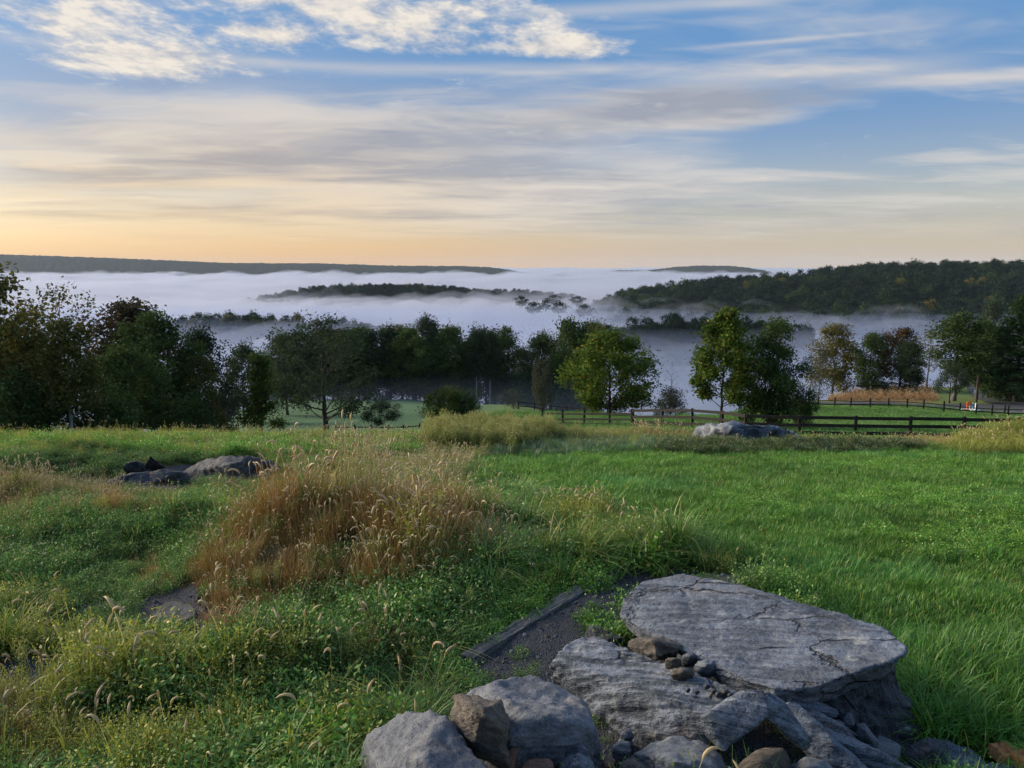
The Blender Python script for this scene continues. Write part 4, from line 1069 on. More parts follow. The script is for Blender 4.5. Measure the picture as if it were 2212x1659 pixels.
rock('flat_stone', 'flat cracked grey stone lying in the gravel path on the left',
     [(322, 1326, -.10), (345, 1304, -.07), (385, 1294, -.06), (418, 1304, -.06), (428, 1322, -.08), (405, 1340, -.10), (350, 1344, -.12)], 'flat', [(.95, (0, .0, -.12))], GW, 'stone', voxel=.012, rough=.01, size=.15, strata=.003, seed=75, bevel=.02)
for o_ in [o for o in coll.objects if o.name.startswith('rock_outcrop')]: o_.location.z -= .07
oc = [(1500, 946, -1.75), (1515, 922, -1.25), (1545, 914, -1.08), (1600, 913, -1.05), (1650, 916, -1.1), (1700, 928, -1.35), (1742, 946, -1.75), (1590, 926, -1.15), (1660, 930, -1.25)]
rock('rock_outcrop', 'long blue-grey rock outcrop on the berm before the fence', oc, 'outcrop', [(1.0, (0, 1.4, -.5)), (1.0, (0, .4, -.8))], None, 'rock outcrop', voxel=.06, rough=.12, size=.4, strata=.05, axis=(.2, .5, .8), freq=8, seed=76, bevel=.05, cuts=8, cut=.06, ledge=.12)

# ------------------------------------------------------------------ broken bricks
bkm, nt, out = new_mat('old_red_brick')
o_, _x = pos_xyz(nt)
bn_ = noise(nt, o_, 40.0, 5, 0.65); bn2 = noise(nt, o_, 9.0, 4, 0.6)
principled(nt, out, mixc(nt, bn_.ramp(.3, .7), (0.33, 0.115, 0.055), (0.50, 0.21, 0.11)), 0.9, 0.2, bn_ + bn2, 0.6, 0.006)
for i, (u, v, rz, lb) in enumerate([(2168, 1628, .35, 'orange-red broken brick in the grass nearest the pale knobbly stone'), (2215, 1646, .5, 'orange-red broken brick lying behind the other brick')]):
    p = at_z(u, v, .05)
    me = rock_mesh('brick', [Vector((sx_ * .055 * random.uniform(.85, 1), sy_ * .045, sz_ * .03)) for sx_ in (-1, 1) for sy_ in (-1, 1) for sz_ in (-1, 1)], bkm, voxel=.006, rough=.004, size=.04, strata=0, seed=80 + i, bevel=.004, cuts=3, cut=.1)
    b_ = link('brick', me, None, p); b_.rotation_euler = (.12, .1, rz); tag(b_, lb, 'brick', 'broken bricks by the heap')

# ------------------------------------------------------------------ gravel sheets and timber edging
gvm, nt, out = new_mat('dark_gravel')
wp = world_pos(nt)
vo = nt.nodes.new('ShaderNodeTexVoronoi'); vo.inputs['Scale'].default_value = 105; nt.links.new(wp, vo.inputs['Vector'])
q1 = noise(nt, wp, 120, 3, .6); q2 = noise(nt, wp, 6, 4, .6)
cc_ = mixc(nt, E(nt, vo.outputs['Distance']).ramp(0.1, 0.6), (0.15, 0.16, 0.185), (0.040, 0.043, 0.052))
cc_ = mixc(nt, q2.ramp(.45, .7) * .6, cc_, (0.055, 0.055, 0.056))
principled(nt, out, cc_, .95, .15, E(nt, vo.outputs['Distance']) * -1.0 + q1 * .3, 1.0, .012)
GRAVEL = {'heap': [(975, 1460), (1010, 1418), (1330, 1238), (1450, 1222), (1540, 1242), (1720, 1340), (1930, 1440), (1990, 1600), (2010, 1750), (900, 1750), (930, 1600)],
          'path': [(-60, 1465), (-40, 1425), (90, 1420), (170, 1440), (190, 1475), (100, 1495), (0, 1505)],
          'stones': [(130, 1330), (180, 1302), (300, 1296), (380, 1270), (440, 1262), (450, 1300), (500, 1320), (540, 1345), (470, 1370), (340, 1360), (200, 1345)],
          'track': [(240, 1056), (270, 1024), (400, 1000), (600, 1000), (590, 1020), (450, 1035), (380, 1065)]}
def in_poly(px_, py_, poly):
    inside = np.zeros(px_.shape, bool); n = len(poly)
    for i in range(n):
        x1, y1 = poly[i]; x2, y2 = poly[(i + 1) % n]
        c_ = ((y1 > py_) != (y2 > py_)) & (px_ < (x2 - x1) * (py_ - y1) / (y2 - y1 + 1e-9) + x1)
        inside ^= c_
    return inside
def ground_px(u, v):
    """walk a ray to the ground"""
    D = np.geomspace(1.5, 200, 3000)
    b = (v - CV) / F
    X = D * (u - CU) / F / (CP - b * SP); Z = EYE - D * tan_down(v)
    h = Z - ground(X, D)
    i = np.argmax(h < 0)
    if h[i] >= 0: return None
    f = h[i - 1] / (h[i - 1] - h[i]) if i else 0
    d = D[i - 1] + (D[i] - D[i - 1]) * f
    return Vector((d * (u - CU) / F / (CP - b * SP), d, 0))
GPOLY = []
for k, poly in GRAVEL.items():
    W_ = [ground_px(u, v) for u, v in poly]
    W_ = [(p.x, p.y) for p in W_ if p is not None]
    GPOLY.append(W_)
    xs = [p[0] for p in W_]; ys = [p[1] for p in W_]
    st = 0.035 if k != 'track' else .08
    gx_, gy_ = np.meshgrid(np.arange(min(xs), max(xs), st), np.arange(min(ys), max(ys), st))
    ok = in_poly(gx_ + .06 * fbm(gx_ * 3, gy_ * 3, 0, 3, 5), gy_ + .06 * fbm(gx_ * 3, gy_ * 3, 4, 3, 6), W_)
    zz = ground(gx_.ravel(), gy_.ravel()) + .012 + .012 * fbm(gx_.ravel() * 25, gy_.ravel() * 25, 0, 2, 8)
    fa = grid_faces(*gx_.shape)
    keep = ok.ravel()[fa].all(1)
    used, inv_ = np.unique(fa[keep].ravel(), return_inverse=True)
    V_ = np.stack([gx_.ravel(), gy_.ravel(), zz], 1)[used]
    o = link('gravel_path', mesh_np('gravel', V_, inv_.reshape(-1, 4), gvm)); tag(o, kind='structure')
tmb, nt, out = new_mat('weathered_timber')
o_, (x_, y_, z_) = pos_xyz(nt)
tn = noise(nt, vec(nt, x_ * 3.0, y_ * 60.0, z_ * 60.0), 1.0, 5, .6)
principled(nt, out, mixc(nt, tn.ramp(.3, .7), (0.045, 0.045, 0.048), (0.15, 0.155, 0.165)), .9, .2, tn, .7, .01)
a_, b_ = ground_px(1006, 1440), ground_px(1322, 1248)
a_.z = gz(a_.x, a_.y); b_.z = gz(b_.x, b_.y)
Lg = (b_ - a_).length
tme = rock_mesh('edging_timber', [Vector((x__ * Lg, y__ * .05, z__ * .05)) for x__ in (0, .25, .5, .75, 1) for y__ in (-1, 1) for z__ in (-1, 1)], tmb, voxel=.012, rough=.012, size=.12, strata=.004, axis=(0, .3, 1), freq=120, seed=90, bevel=.006, cuts=0)
to = link('edging_timber', tme, None, a_ + Vector((0, 0, .015)))
to.rotation_euler = (b_ - a_).to_track_quat('X', 'Z').to_euler()
tag(to, 'weathered grey edging timber along the gravel behind the stone heap', 'timber')

# loose stones lying on the gravel
peb = []
for k in range(4):
    peb.append(rock_mesh('pebble', [Vector((random.gauss(0, 1), random.gauss(0, 1), random.gauss(0, .6))).normalized() * .016 for q in range(14)], ST[('flat', 'light', 'brown', 'band')[k]], voxel=.004, rough=.002, size=.02, strata=.0, seed=400 + k, bevel=0, cuts=2, cut=.15))
peb_src = (peb, 4)
# ------------------------------------------------------------------ paddock fences, road, jumps
fm, nt, out = new_mat('black_painted_board')
o_, (x_, y_, z_) = pos_xyz(nt)
fn = noise(nt, o_, 14.0, 4, .6)
principled(nt, out, mixc(nt, fn.ramp(.35, .7), (0.008, 0.008, 0.009), (0.024, 0.023, 0.022)), .75, .25, fn, .3, .01)
def box_mesh(name, sx_, sy_, sz_, mat, bevel=.008, off=(0, 0, 0)):
    bm = bmesh.new()
    bmesh.ops.create_cube(bm, size=1.0, matrix=Matrix.Translation(off) @ Matrix.Diagonal((sx_, sy_, sz_, 1)))
    if bevel: bmesh.ops.bevel(bm, geom=list(bm.edges), offset=bevel, segments=1, affect='EDGES')
    me = bpy.data.meshes.new(name); bm.to_mesh(me); bm.free(); me.materials.append(mat)
    return me
POST = box_mesh('post', .13, .13, 1.45, fm, .012, (0, 0, .725 - .42))
def fence(label, pts, heights=(.93, .57, .21), group='black board fences round the paddocks', post=POST, rail=.15):
    P = [on_ground(u, D) for u, D in pts]
    root = thing('board_fence', P[0], label, 'fence', group)
    tops = []
    for i, p in enumerate(P):
        o = link('post', post, root, p - P[0])
        o.rotation_euler = (random.uniform(-.03, .03), random.uniform(-.03, .03), random.uniform(-.1, .1))
    for i in range(len(P) - 1):
        d = P[i + 1] - P[i]
        for h in heights:
            me = box_mesh('rail', d.length + .1, .035, rail, fm, .006, (d.length / 2, 0, 0))
            o = link('rail', me, root, P[i] - P[0] + Vector((0, -.085, h + random.uniform(-.02, .02))))
            q = d.to_track_quat('X', 'Z').to_euler()
            o.rotation_euler = (q[0], q[1] + random.uniform(-.006, .006), q[2])
    return root
fence('black three-rail board fence running past the rock outcrop and pasture trees',
      [(2320, 32.6), (2206, 33.0), (2088, 33.6), (1970, 34.2), (1850, 34.9), (1730, 35.7), (1613, 36.8), (1561, 38.8), (1497, 40.8), (1432, 43.0), (1368, 45.2)])
fence('black fence running downhill from the corner post past the green maple', [(1366, 45.4), (1318, 47.0), (1262, 48.6), (1216, 50.2), (1172, 52.0)], (.74, .40, .12), rail=.12)
fence('low dark fence crossing the misty field behind the goldenrod', [(1300, 84), (1262, 85), (1225, 86), (1190, 87), (1155, 88), (1120, 89)], (.85, .4), rail=.10)
fence('dark fence low in the meadow behind the brown grass heap', [(905, 62), (870, 62.3), (838, 62.6), (800, 63), (765, 63.5), (725, 64)], (.85, .4), rail=.10)
fence('thin dark fence along the road verge beyond the pasture', [(1740, 79.5), (1768, 79), (1803, 78.6), (1838, 78), (1880, 77.4), (1920, 76.8), (1960, 76), (1996, 75.2), (2040, 74.5), (2075, 74), (2110, 73.4), (2145, 73), (2180, 72.6), (2230, 72)], (.66, .3), rail=.07)

asm, nt, out = new_mat('asphalt')
wp = world_pos(nt)
an = noise(nt, wp, 3.0, 5, .7); an2 = noise(nt, wp, .3, 3, .6)
principled(nt, out, mixc(nt, an * .6 + an2 * .4, (0.040, 0.042, 0.050), (0.075, 0.078, 0.088)), .85, .3, an, .3, .02)
def strip(name, pts, mat, n=60, lift=.10, kind='structure'):
    """pts: (u, D, half width) along the middle"""
    q = np.array([(D * (u - CU) / F / CONE, D, w) for u, D, w in pts]); t = np.arange(len(q))
    tt = np.linspace(0, len(q) - 1, n)
    c = np.stack([np.interp(tt, t, q[:, j]) for j in range(3)], 1)
    for j in range(3):
        c[:, j] = np.convolve(np.pad(c[:, j], 3, mode='edge'), np.ones(7) / 7, 'valid')
    d = np.gradient(c[:, :2], axis=0); d /= np.linalg.norm(d, axis=1)[:, None]
    nn = np.stack([-d[:, 1], d[:, 0]], 1)
    rows = []
    for s in np.linspace(-1, 1, 9):
        p = c[:, :2] + nn * (c[:, 2] * s)[:, None]
        rows.append(np.stack([p[:, 0], p[:, 1], ground(p[:, 0], p[:, 1]) + lift], 1))
    A = np.stack(rows, 0)
    o = link(name, mesh_np(name, A.reshape(-1, 3), grid_faces(9, n), mat)); tag(o, kind=kind)
    return o
strip('road', [(1680, 85, 1.0), (1800, 83.5, 1.3), (1950, 82, 2.2), (2050, 81, 3.6), (2150, 80.5, 5.0), (2300, 80, 5.5), (2500, 79, 5.5)], asm, 80, .14)
strip('lane', [(2190, 85, 2.4), (2165, 93, 2.4), (2140, 104, 2.3), (2118, 120, 2.2), (2100, 138, 2.2), (2092, 160, 2.2)], asm, 60, .18)
wlm, nt, out = new_mat('white_road_paint')
principled(nt, out, (.62, .62, .60), .7, .3)
ln_ = strip('edge_line', [(2040, 77.6, .07), (2120, 76.6, .07), (2200, 75.6, .07), (2400, 74.5, .07)], wlm, 40, .20)
# dark brush edge between road and dry field
whm, nt, out = new_mat('white_paint'); principled(nt, out, (.80, .82, .84), .5, .4)
orm, nt, out = new_mat('orange_paint'); principled(nt, out, (.80, .16, .03), .5, .4)
blm, nt, out = new_mat('blue_paint'); principled(nt, out, (.10, .40, .62), .5, .4)
def place(u, D): return on_ground(u, D) + Vector((0, 0, .14))
p = place(2108.5, 76.5)
js = thing('jump_standard', p, 'white low jump standard on a cross foot at the road edge', 'jump stand')
link('post', box_mesh('post', .10, .10, .72, whm, .01, (0, 0, .40)), js)
link('foot', box_mesh('foot', .95, .12, .09, whm, .01, (0, 0, .045)), js)
link('foot', box_mesh('foot', .12, .6, .085, whm, .01, (0, 0, .0435)), js)
p = place(2096, 77.2)
jw = thing('jump_wing', p, 'orange, white and blue jump wing on white feet beside the road', 'jump stand')
for k, (xx, h) in enumerate([(-.28, .62), (.0, .78), (.28, .7)]):
    link('post', box_mesh('post', .09, .09, h, whm if k else orm, .01, (xx, 0, h / 2)), jw)
bm = bmesh.new(); bmesh.ops.create_cone(bm, cap_ends=True, segments=20, radius1=.27, radius2=.27, depth=.05, matrix=Matrix.Translation((-.16, -.08, .62)) @ Matrix.Rotation(R(90), 4, 'X'))
me = bpy.data.meshes.new('panel'); bm.to_mesh(me); bm.free(); me.materials.append(orm); link('panel', me, jw)
link('panel', box_mesh('panel', .30, .05, .38, blm, .01, (.17, -.08, .48)), jw)
for xx in (-.45, .25): link('foot', box_mesh('foot', .7, .12, .09, whm, .01, (xx, -.02 - xx * .3, .045)), jw)
# pole standing in for a tree trunk, with a small white notice; marker post
pm = bark_mat('weathered_pole', (.06, .048, .04), (.13, .10, .085))
p = on_ground(2108, 89)
up = thing('utility_pole', p, 'brown tree trunk built as a pole with a small white notice at the lane mouth', 'pole')
link('pole', tubes_mesh('pole', [(np.array([[0, 0, -.3], [0, 0, 1.8], [0.02, 0, 3.3]]), np.array([.16, .14, .11]))], 8, pm), up)
link('notice', box_mesh('notice', .22, .02, .36, whm, 0, (-.3, -.18, 1.35)), up)
link('bracket', box_mesh('bracket', .22, .03, .05, pm, 0, (-.15, -.14, 1.35)), up)
for u, D, lb in ((2172, 75, 'dark stubby marker post on the asphalt'), (2172.5, 92, 'dark marker post where the lane meets the road')):
    o = link('marker_post', box_mesh('marker_post', .14, .14, .9, fm, .02, (0, 0, .4)), None, on_ground(u, D) + Vector((0, 0, .1))); tag(o, lb, 'post')
# ------------------------------------------------------------------ grasses and weeds: clump meshes
def veg_mat(name, root, tip, dry=None, dry_amt=0.1, trans=0.3, patch=0.35, patch_c=None, gloss=0.05):
    """blade colour from root to tip (local height), per-blade variation, wide patches over the ground"""
    m, nt, out = new_mat(name)
    g_ = nt.nodes.new('ShaderNodeNewGeometry')
    ri = E(nt, g_.outputs['Random Per Island'])
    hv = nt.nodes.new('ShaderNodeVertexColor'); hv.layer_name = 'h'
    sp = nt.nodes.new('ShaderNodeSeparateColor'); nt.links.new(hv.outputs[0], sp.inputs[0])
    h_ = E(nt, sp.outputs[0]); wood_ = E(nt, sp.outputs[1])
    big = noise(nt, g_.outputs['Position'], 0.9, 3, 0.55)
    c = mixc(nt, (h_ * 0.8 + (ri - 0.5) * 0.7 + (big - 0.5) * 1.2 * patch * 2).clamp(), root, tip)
    if patch_c is not None:
        c = mixc(nt, noise(nt, g_.outputs['Position'], 0.55, 3, 0.6).ramp(0.5, 0.68) * 0.6, c, patch_c)
    if dry is not None:
        c = mixc(nt, (ri * 31.7)._m('FRACT').ramp(1 - dry_amt - 0.01, 1 - dry_amt), c, dry)
    c = mixc(nt, wood_, c, HEADC[name] if name in HEADC else (0.60, 0.48, 0.29))
    d = nt.nodes.new('ShaderNodeBsdfDiffuse'); t = nt.nodes.new('ShaderNodeBsdfTranslucent')
    nt.links.new(c, d.inputs[0]); nt.links.new(c, t.inputs[0])
    mx = nt.nodes.new('ShaderNodeMixShader'); mx.inputs[0].default_value = trans
    nt.links.new(d.outputs[0], mx.inputs[1]); nt.links.new(t.outputs[0], mx.inputs[2])
    last = mx.outputs[0]
    if gloss:
        gl = nt.nodes.new('ShaderNodeBsdfGlossy'); gl.inputs['Roughness'].default_value = 0.5
        m2 = nt.nodes.new('ShaderNodeMixShader'); m2.inputs[0].default_value = gloss
        nt.links.new(last, m2.inputs[1]); nt.links.new(gl.outputs[0], m2.inputs[2]); last = m2.outputs[0]
    nt.links.new(last, out.inputs['Surface'])
    return m
HEADC = {'goldenrod_leaves': (0.36, 0.34, 0.12), 'white_aster_leaves': (0.70, 0.70, 0.68)}

class Clump:
    def __init__(s, seed): s.rg = np.random.default_rng(seed); s.V = []; s.Fq = []; s.H = []; s.n = 0
    def add(s, V, Fq, H):
        s.V.append(V); s.Fq.append(Fq + s.n); s.H.append(H); s.n += len(V)
    def blades(s, n, radius, h, width, bend, segs=3, spread=0.5, base=None, lean=None, pw=1.8):
        rg = s.rg
        a = rg.uniform(0, 6.28, n); r = radius * np.sqrt(rg.uniform(0, 1, n))
        b0 = np.stack([np.cos(a) * r, np.sin(a) * r, np.zeros(n)], 1) if base is None else base
        hh = h * rg.uniform(.55, 1.15, n); bd = bend * rg.uniform(.3, 1.4, n)
        d = np.where(rg.random(n) < spread, a, rg.uniform(0, 6.28, n)) + rg.normal(size=n) * .5
        dv = np.stack([np.cos(d), np.sin(d), np.zeros(n)], 1)
        if lean is not None: dv = dv + np.array(lean)
        sv = np.stack([-np.sin(d), np.cos(d), np.zeros(n)], 1)
        tt = np.linspace(0, 1, segs + 1)
        rows = []
        for t in tt:
            zf = t - 0.45 * np.minimum(bd, 1.6) * t ** 2.4
            c = b0 + dv * (hh * bd * t ** pw)[:, None] * 0.75 + np.array([0, 0, 1.0]) * (hh * zf)[:, None]
            w = width * rg.uniform(.9, 1.1) * (1 - t ** 2 * 0.93) * .5
            rows.append(np.stack([c - sv * w, c + sv * w], 1))
        A = np.stack(rows, 1)                      # n, segs+1, 2, 3
        V = A.reshape(-1, 3); k = (segs + 1) * 2
        base_i = np.arange(n)[:, None] * k
        f = [np.stack([base_i[:, 0] + 2 * j, base_i[:, 0] + 2 * j + 1, base_i[:, 0] + 2 * j + 3, base_i[:, 0] + 2 * j + 2], 1) for j in range(segs)]
        H = np.zeros((len(V), 2)); H[:, 0] = np.tile(np.repeat(tt, 2), n)
        s.add(V, np.concatenate(f), H)
    def heads(s, n, radius, h, bend, length=.075, rad=.0065, stem=.0022, droop=1.0, base=None):
        """bent stems ending in a bristly seed head"""
        rg = s.rg
        for i in range(n):
            a = rg.uniform(0, 6.28); r = radius * math.sqrt(rg.random())
            b = np.array([math.cos(a) * r, math.sin(a) * r, 0]) if base is None else base[i]
            hh = h * rg.uniform(.7, 1.2); d = rg.uniform(0, 6.28); dv = np.array([math.cos(d), math.sin(d), 0])
            bd = bend * rg.uniform(.3, 1.3)
            L = length * rg.uniform(.7, 1.25)
            tt = np.linspace(0, 1, 4)[:, None]
            st = b + dv * (hh * bd * tt ** 2) + np.array([0, 0, 1.0]) * hh * tt
            ang = math.atan2(1.0, 2 * bd)
            sv = np.array([-dv[1], dv[0], 0])
            A = np.stack([st - sv * stem * .5, st + sv * stem * .5], 1).reshape(-1, 3)
            f = np.array([[2 * j, 2 * j + 1, 2 * j + 3, 2 * j + 2] for j in range(3)])
            H = np.zeros((8, 2)); H[:, 0] = np.repeat(tt[:, 0], 2) * .8; H[:, 1] = .35
            s.add(A, f, H)
            # head as a curved spindle
            p = st[-1].copy(); pts = [p.copy()]; dr = droop * rg.uniform(.2, 1.3) * 1.5
            for j in range(5):
                ang_j = ang - dr * (j / 4.0)
                p = p + (dv * math.cos(ang_j) + np.array([0, 0, math.sin(ang_j)])) * L / 5; pts.append(p.copy())
            pts = np.array(pts); rr = np.array([.35, .95, 1.05, .95, .7, .15]) * rad * rg.uniform(.8, 1.25)
            m = 5; th = np.linspace(0, 6.28, m, endpoint=False) + rg.uniform(0, 1)
            tg = np.gradient(pts, axis=0); tg /= np.linalg.norm(tg, axis=1)[:, None]
            nv = np.cross(tg, sv)
            ringv = pts[:, None] + rr[:, None, None] * (sv[None, None] * np.cos(th)[None, :, None] + nv[:, None] * np.sin(th)[None, :, None])
            V = ringv.reshape(-1, 3); idx = np.arange(6 * m).reshape(6, m)
            f = np.stack([idx[:-1], np.roll(idx[:-1], -1, 1), np.roll(idx[1:], -1, 1), idx[1:]], -1).reshape(-1, 4)
            H = np.ones((len(V), 2)); H[:, 1] = rg.uniform(.75, 1.0)
            s.add(V, f, H)
    def leaves(s, P, size, aspect=.5, up=.6, hval=None, wood=0.0):
        v, f = leaf_quads(P, size, s.rg, up, aspect)
        H = np.zeros((len(v), 2)); H[:, 0] = np.repeat(np.clip(P[:, 2] / (P[:, 2].max() + 1e-6), 0, 1) if hval is None else hval, 4); H[:, 1] = np.repeat(wood, 4) if np.ndim(wood) else wood
        s.add(v, f, H)
    def weed(s, stems, radius, h, leaf, per, aspect=.55, cone=.3, wander=.25, leafspread=.035):
        rg = s.rg
        P = []
        for i in range(stems):
            a = rg.uniform(0, 6.28); r = radius * math.sqrt(rg.random()); hh = h * rg.uniform(.5, 1.2)
            b = np.array([math.cos(a) * r, math.sin(a) * r, 0]); d = rg.normal(size=2) * wander
            t = rg.uniform(.12, 1, per)
            c = b + np.stack([d[0] * hh * t ** 1.5, d[1] * hh * t ** 1.5, hh * t], 1)
            sp_ = leafspread * (1 + cone * (1 - t))[:, None]
            P.append(c + rg.normal(size=(per, 3)) * sp_ * np.array([1, 1, .4]))
            tt = np.linspace(0, 1, 3)[:, None]
            st = b + np.concatenate([d[0] * hh * tt ** 1.5, d[1] * hh * tt ** 1.5, hh * tt], 1)
            A = np.stack([st - np.array([.0016, 0, 0]), st + np.array([.0016, 0, 0])], 1).reshape(-1, 3)
            s.add(A, np.array([[0, 1, 3, 2], [2, 3, 5, 4]]), np.concatenate([np.repeat(tt * .6, 2, 0), np.zeros((6, 1))], 1))
        s.leaves(np.concatenate(P), leaf, aspect)
    def mesh(s, name, mat):
        me = mesh_np(name, np.concatenate(s.V), np.concatenate(s.Fq), mat, smooth=False)
        H = np.concatenate(s.H)
        color_attr(me, 'h', np.stack([H[:, 0], H[:, 1], H[:, 0] * 0], 1))
        return me

VM = {
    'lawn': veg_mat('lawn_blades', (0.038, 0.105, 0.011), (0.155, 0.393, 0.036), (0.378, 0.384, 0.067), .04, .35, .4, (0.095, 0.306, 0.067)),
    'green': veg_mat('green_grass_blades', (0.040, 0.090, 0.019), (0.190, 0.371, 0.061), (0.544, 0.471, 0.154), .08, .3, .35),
    'blue': veg_mat('sheen_tinted_blades', (0.030, 0.075, 0.028), (0.140, 0.285, 0.105), (0.34, 0.34, 0.22), .10, .3, .3, None, .06),  # bluish highlight of the dew put into the blade colour
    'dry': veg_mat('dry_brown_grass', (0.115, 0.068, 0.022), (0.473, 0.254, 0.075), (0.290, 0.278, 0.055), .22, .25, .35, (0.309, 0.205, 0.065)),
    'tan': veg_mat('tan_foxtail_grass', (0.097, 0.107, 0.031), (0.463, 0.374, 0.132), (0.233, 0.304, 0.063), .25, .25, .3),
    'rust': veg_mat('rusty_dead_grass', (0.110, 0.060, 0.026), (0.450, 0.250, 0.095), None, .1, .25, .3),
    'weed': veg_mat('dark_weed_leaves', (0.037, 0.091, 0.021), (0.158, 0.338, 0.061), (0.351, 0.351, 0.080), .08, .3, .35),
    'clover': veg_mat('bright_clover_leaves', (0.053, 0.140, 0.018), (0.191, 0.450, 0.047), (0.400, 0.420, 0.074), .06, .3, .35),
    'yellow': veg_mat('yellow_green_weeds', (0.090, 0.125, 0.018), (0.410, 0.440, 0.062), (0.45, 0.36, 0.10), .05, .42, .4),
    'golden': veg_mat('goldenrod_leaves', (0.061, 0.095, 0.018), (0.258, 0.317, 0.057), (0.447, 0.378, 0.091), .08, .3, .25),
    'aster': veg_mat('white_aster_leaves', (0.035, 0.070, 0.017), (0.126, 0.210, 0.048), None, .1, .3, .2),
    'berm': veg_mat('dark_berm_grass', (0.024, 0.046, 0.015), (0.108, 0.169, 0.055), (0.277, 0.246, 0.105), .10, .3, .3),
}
def make(kind, n, fn):
    out_ = []
    for i in range(n):
        c = Clump(hash(kind) % 1000 + i * 17 if False else sum(map(ord, kind)) + i * 17); fn(c); out_.append(c.mesh(f'{kind}_{i}', None))
    return out_
SRCS = {}
def veg(kind, mat, n, fn):
    ms = make(kind, n, fn)
    for m_ in ms: m_.materials.append(VM[mat])
    SRCS[kind] = (source(kind, ms), n)
veg('lawn', 'lawn', 4, lambda c: c.blades(210, .17, .072, .0036, .8, 3, .2))
veg('thatch', 'tan', 2, lambda c: c.blades(40, .17, .075, .0035, 1.1, 3, .2))
veg('lawn_long', 'lawn', 3, lambda c: c.blades(110, .15, .20, .0055, .95, 4, .4))
veg('lawn_far', 'lawn', 3, lambda c: c.blades(120, .32, .11, .010, .7, 2, .2))
veg('tuft', 'green', 3, lambda c: c.blades(110, .09, .36, .0065, 1.25, 5, .85))
veg('tuft_blue', 'blue', 3, lambda c: c.blades(90, .10, .26, .0055, 1.35, 5, .8))
def _dry(c):
    c.blades(90, .13, .26, .0042, .75, 4, .4); c.blades(30, .13, .36, .0028, .35, 3, .4); c.heads(3, .12, .36, .25, .055, .0042)
veg('dry', 'dry', 4, _dry)
def _tan(c):
    c.blades(55, .12, .26, .0048, .8, 4, .4); c.heads(6, .12, .32, .25, .058, .0048)
veg('tan', 'tan', 4, _tan)
veg('rust', 'rust', 3, lambda c: (c.blades(70, .11, .30, .005, .7, 4, .4), c.heads(4, .08, .36, .2)))
veg('weed', 'weed', 4, lambda c: (c.weed(34, .14, .17, .020, 26, .5, .3, .3, .03), c.blades(34, .13, .22, .0045, .9, 4, .4)))
veg('clover', 'clover', 4, lambda c: (c.weed(46, .15, .11, .016, 18, .75, .2, .3, .024), c.blades(40, .14, .14, .004, .8, 3, .4)))
veg('yellow', 'yellow', 4, lambda c: (c.weed(26, .14, .25, .018, 24, .4, .5, .25, .03), c.blades(45, .13, .24, .0038, .8, 4, .4), c.heads(1, .1, .3, .3)))
def _golden(c):
    rg = c.rg
    c.weed(15, .17, .62, .06, 46, .22, .4, .10, .035)
    P = []
    for i in range(34):
        a = rg.uniform(0, 6.28); r = .17 * math.sqrt(rg.random()); z = rg.uniform(.5, .78)
        k = 12
        q = np.array([math.cos(a) * r, math.sin(a) * r, z]) + rg.normal(size=(k, 3)) * np.array([.016, .016, .035])
        P.append(q)
    P = np.concatenate(P); c.leaves(P, .026, .6, .4, np.ones(len(P)), rg.uniform(.3, .95, len(P)))
veg('golden', 'golden', 4, _golden)
veg('yellowtall', 'yellow', 3, lambda c: (c.weed(16, .2, .7, .05, 40, .3, .4, .15, .05), c.blades(40, .2, .6, .008, .6, 4, .4), c.heads(3, .2, .8, .2, .1, .009, .004)))
def _stalk(c):
    c.blades(26, .10, .62, .0055, .18, 4, .4, pw=1.3)
    c.heads(10, .10, .62, .12, .06, .006, .003, .3)
    rg = c.rg; P = np.concatenate([np.array([rg.normal() * .07, rg.normal() * .07, rg.uniform(.35, .68)]) + rg.normal(size=(8, 3)) * .02 for i in range(30)]); c.leaves(P, .016, .5, .3, np.ones(len(P)), .6)
veg('stalk', 'tan', 3, _stalk)
def _aster(c):
    c.weed(14, .10, .24, .024, 14, .4)
    P = np.stack([c.rg.normal(size=26) * .06, c.rg.normal(size=26) * .06, c.rg.uniform(.17, .29, 26)], 1); c.leaves(P, .012, .9, 1.0, np.ones(26), .8)
veg('aster', 'aster', 2, _aster)
veg('berm', 'berm', 3, lambda c: (c.blades(100, .16, .34, .010, 1.1, 4, .6), c.weed(10, .15, .3, .05, 14)))
veg('fern', 'clover', 2, lambda c: c.weed(24, .12, .16, .016, 40, .35, .6, .4, .03))

# ------------------------------------------------------------------ where each of them grows
def sample(x0, x1, y0, y1, step):
    xs, ys = np.meshgrid(np.arange(x0, x1, step), np.arange(y0, y1, step))
    xs = xs.ravel() + rng.uniform(-.5, .5, xs.size) * step; ys = ys.ravel() + rng.uniform(-.5, .5, ys.size) * step
    z = ground(xs, ys); u, v = project(xs, ys, z)
    return xs, ys, z, u, v
def g_(u, v, u0, v0, ru, rv): return np.exp(-((u - u0) / ru) ** 2 - ((v - v0) / rv) ** 2)
STONE_SPOTS = [(o.location.x, o.location.y, max(o.dimensions.x, .05) * .5, max(o.dimensions.y, .05) * .5) for o in coll.objects if o.get('category') in ('stone', 'rock', 'boulder', 'stone slab', 'rock outcrop', 'brick')]
bpy.context.view_layer.update()
def stone_boxes():
    B = []
    for o in coll.objects:
        if o.get('category') in ('stone', 'rock', 'boulder', 'stone slab', 'rock outcrop', 'brick'):
            c_ = np.array([o.matrix_world @ Vector(q) for q in o.bound_box]); B.append((c_[:, 0].min(), c_[:, 0].max(), c_[:, 1].min(), c_[:, 1].max()))
    return B
SB = stone_boxes()
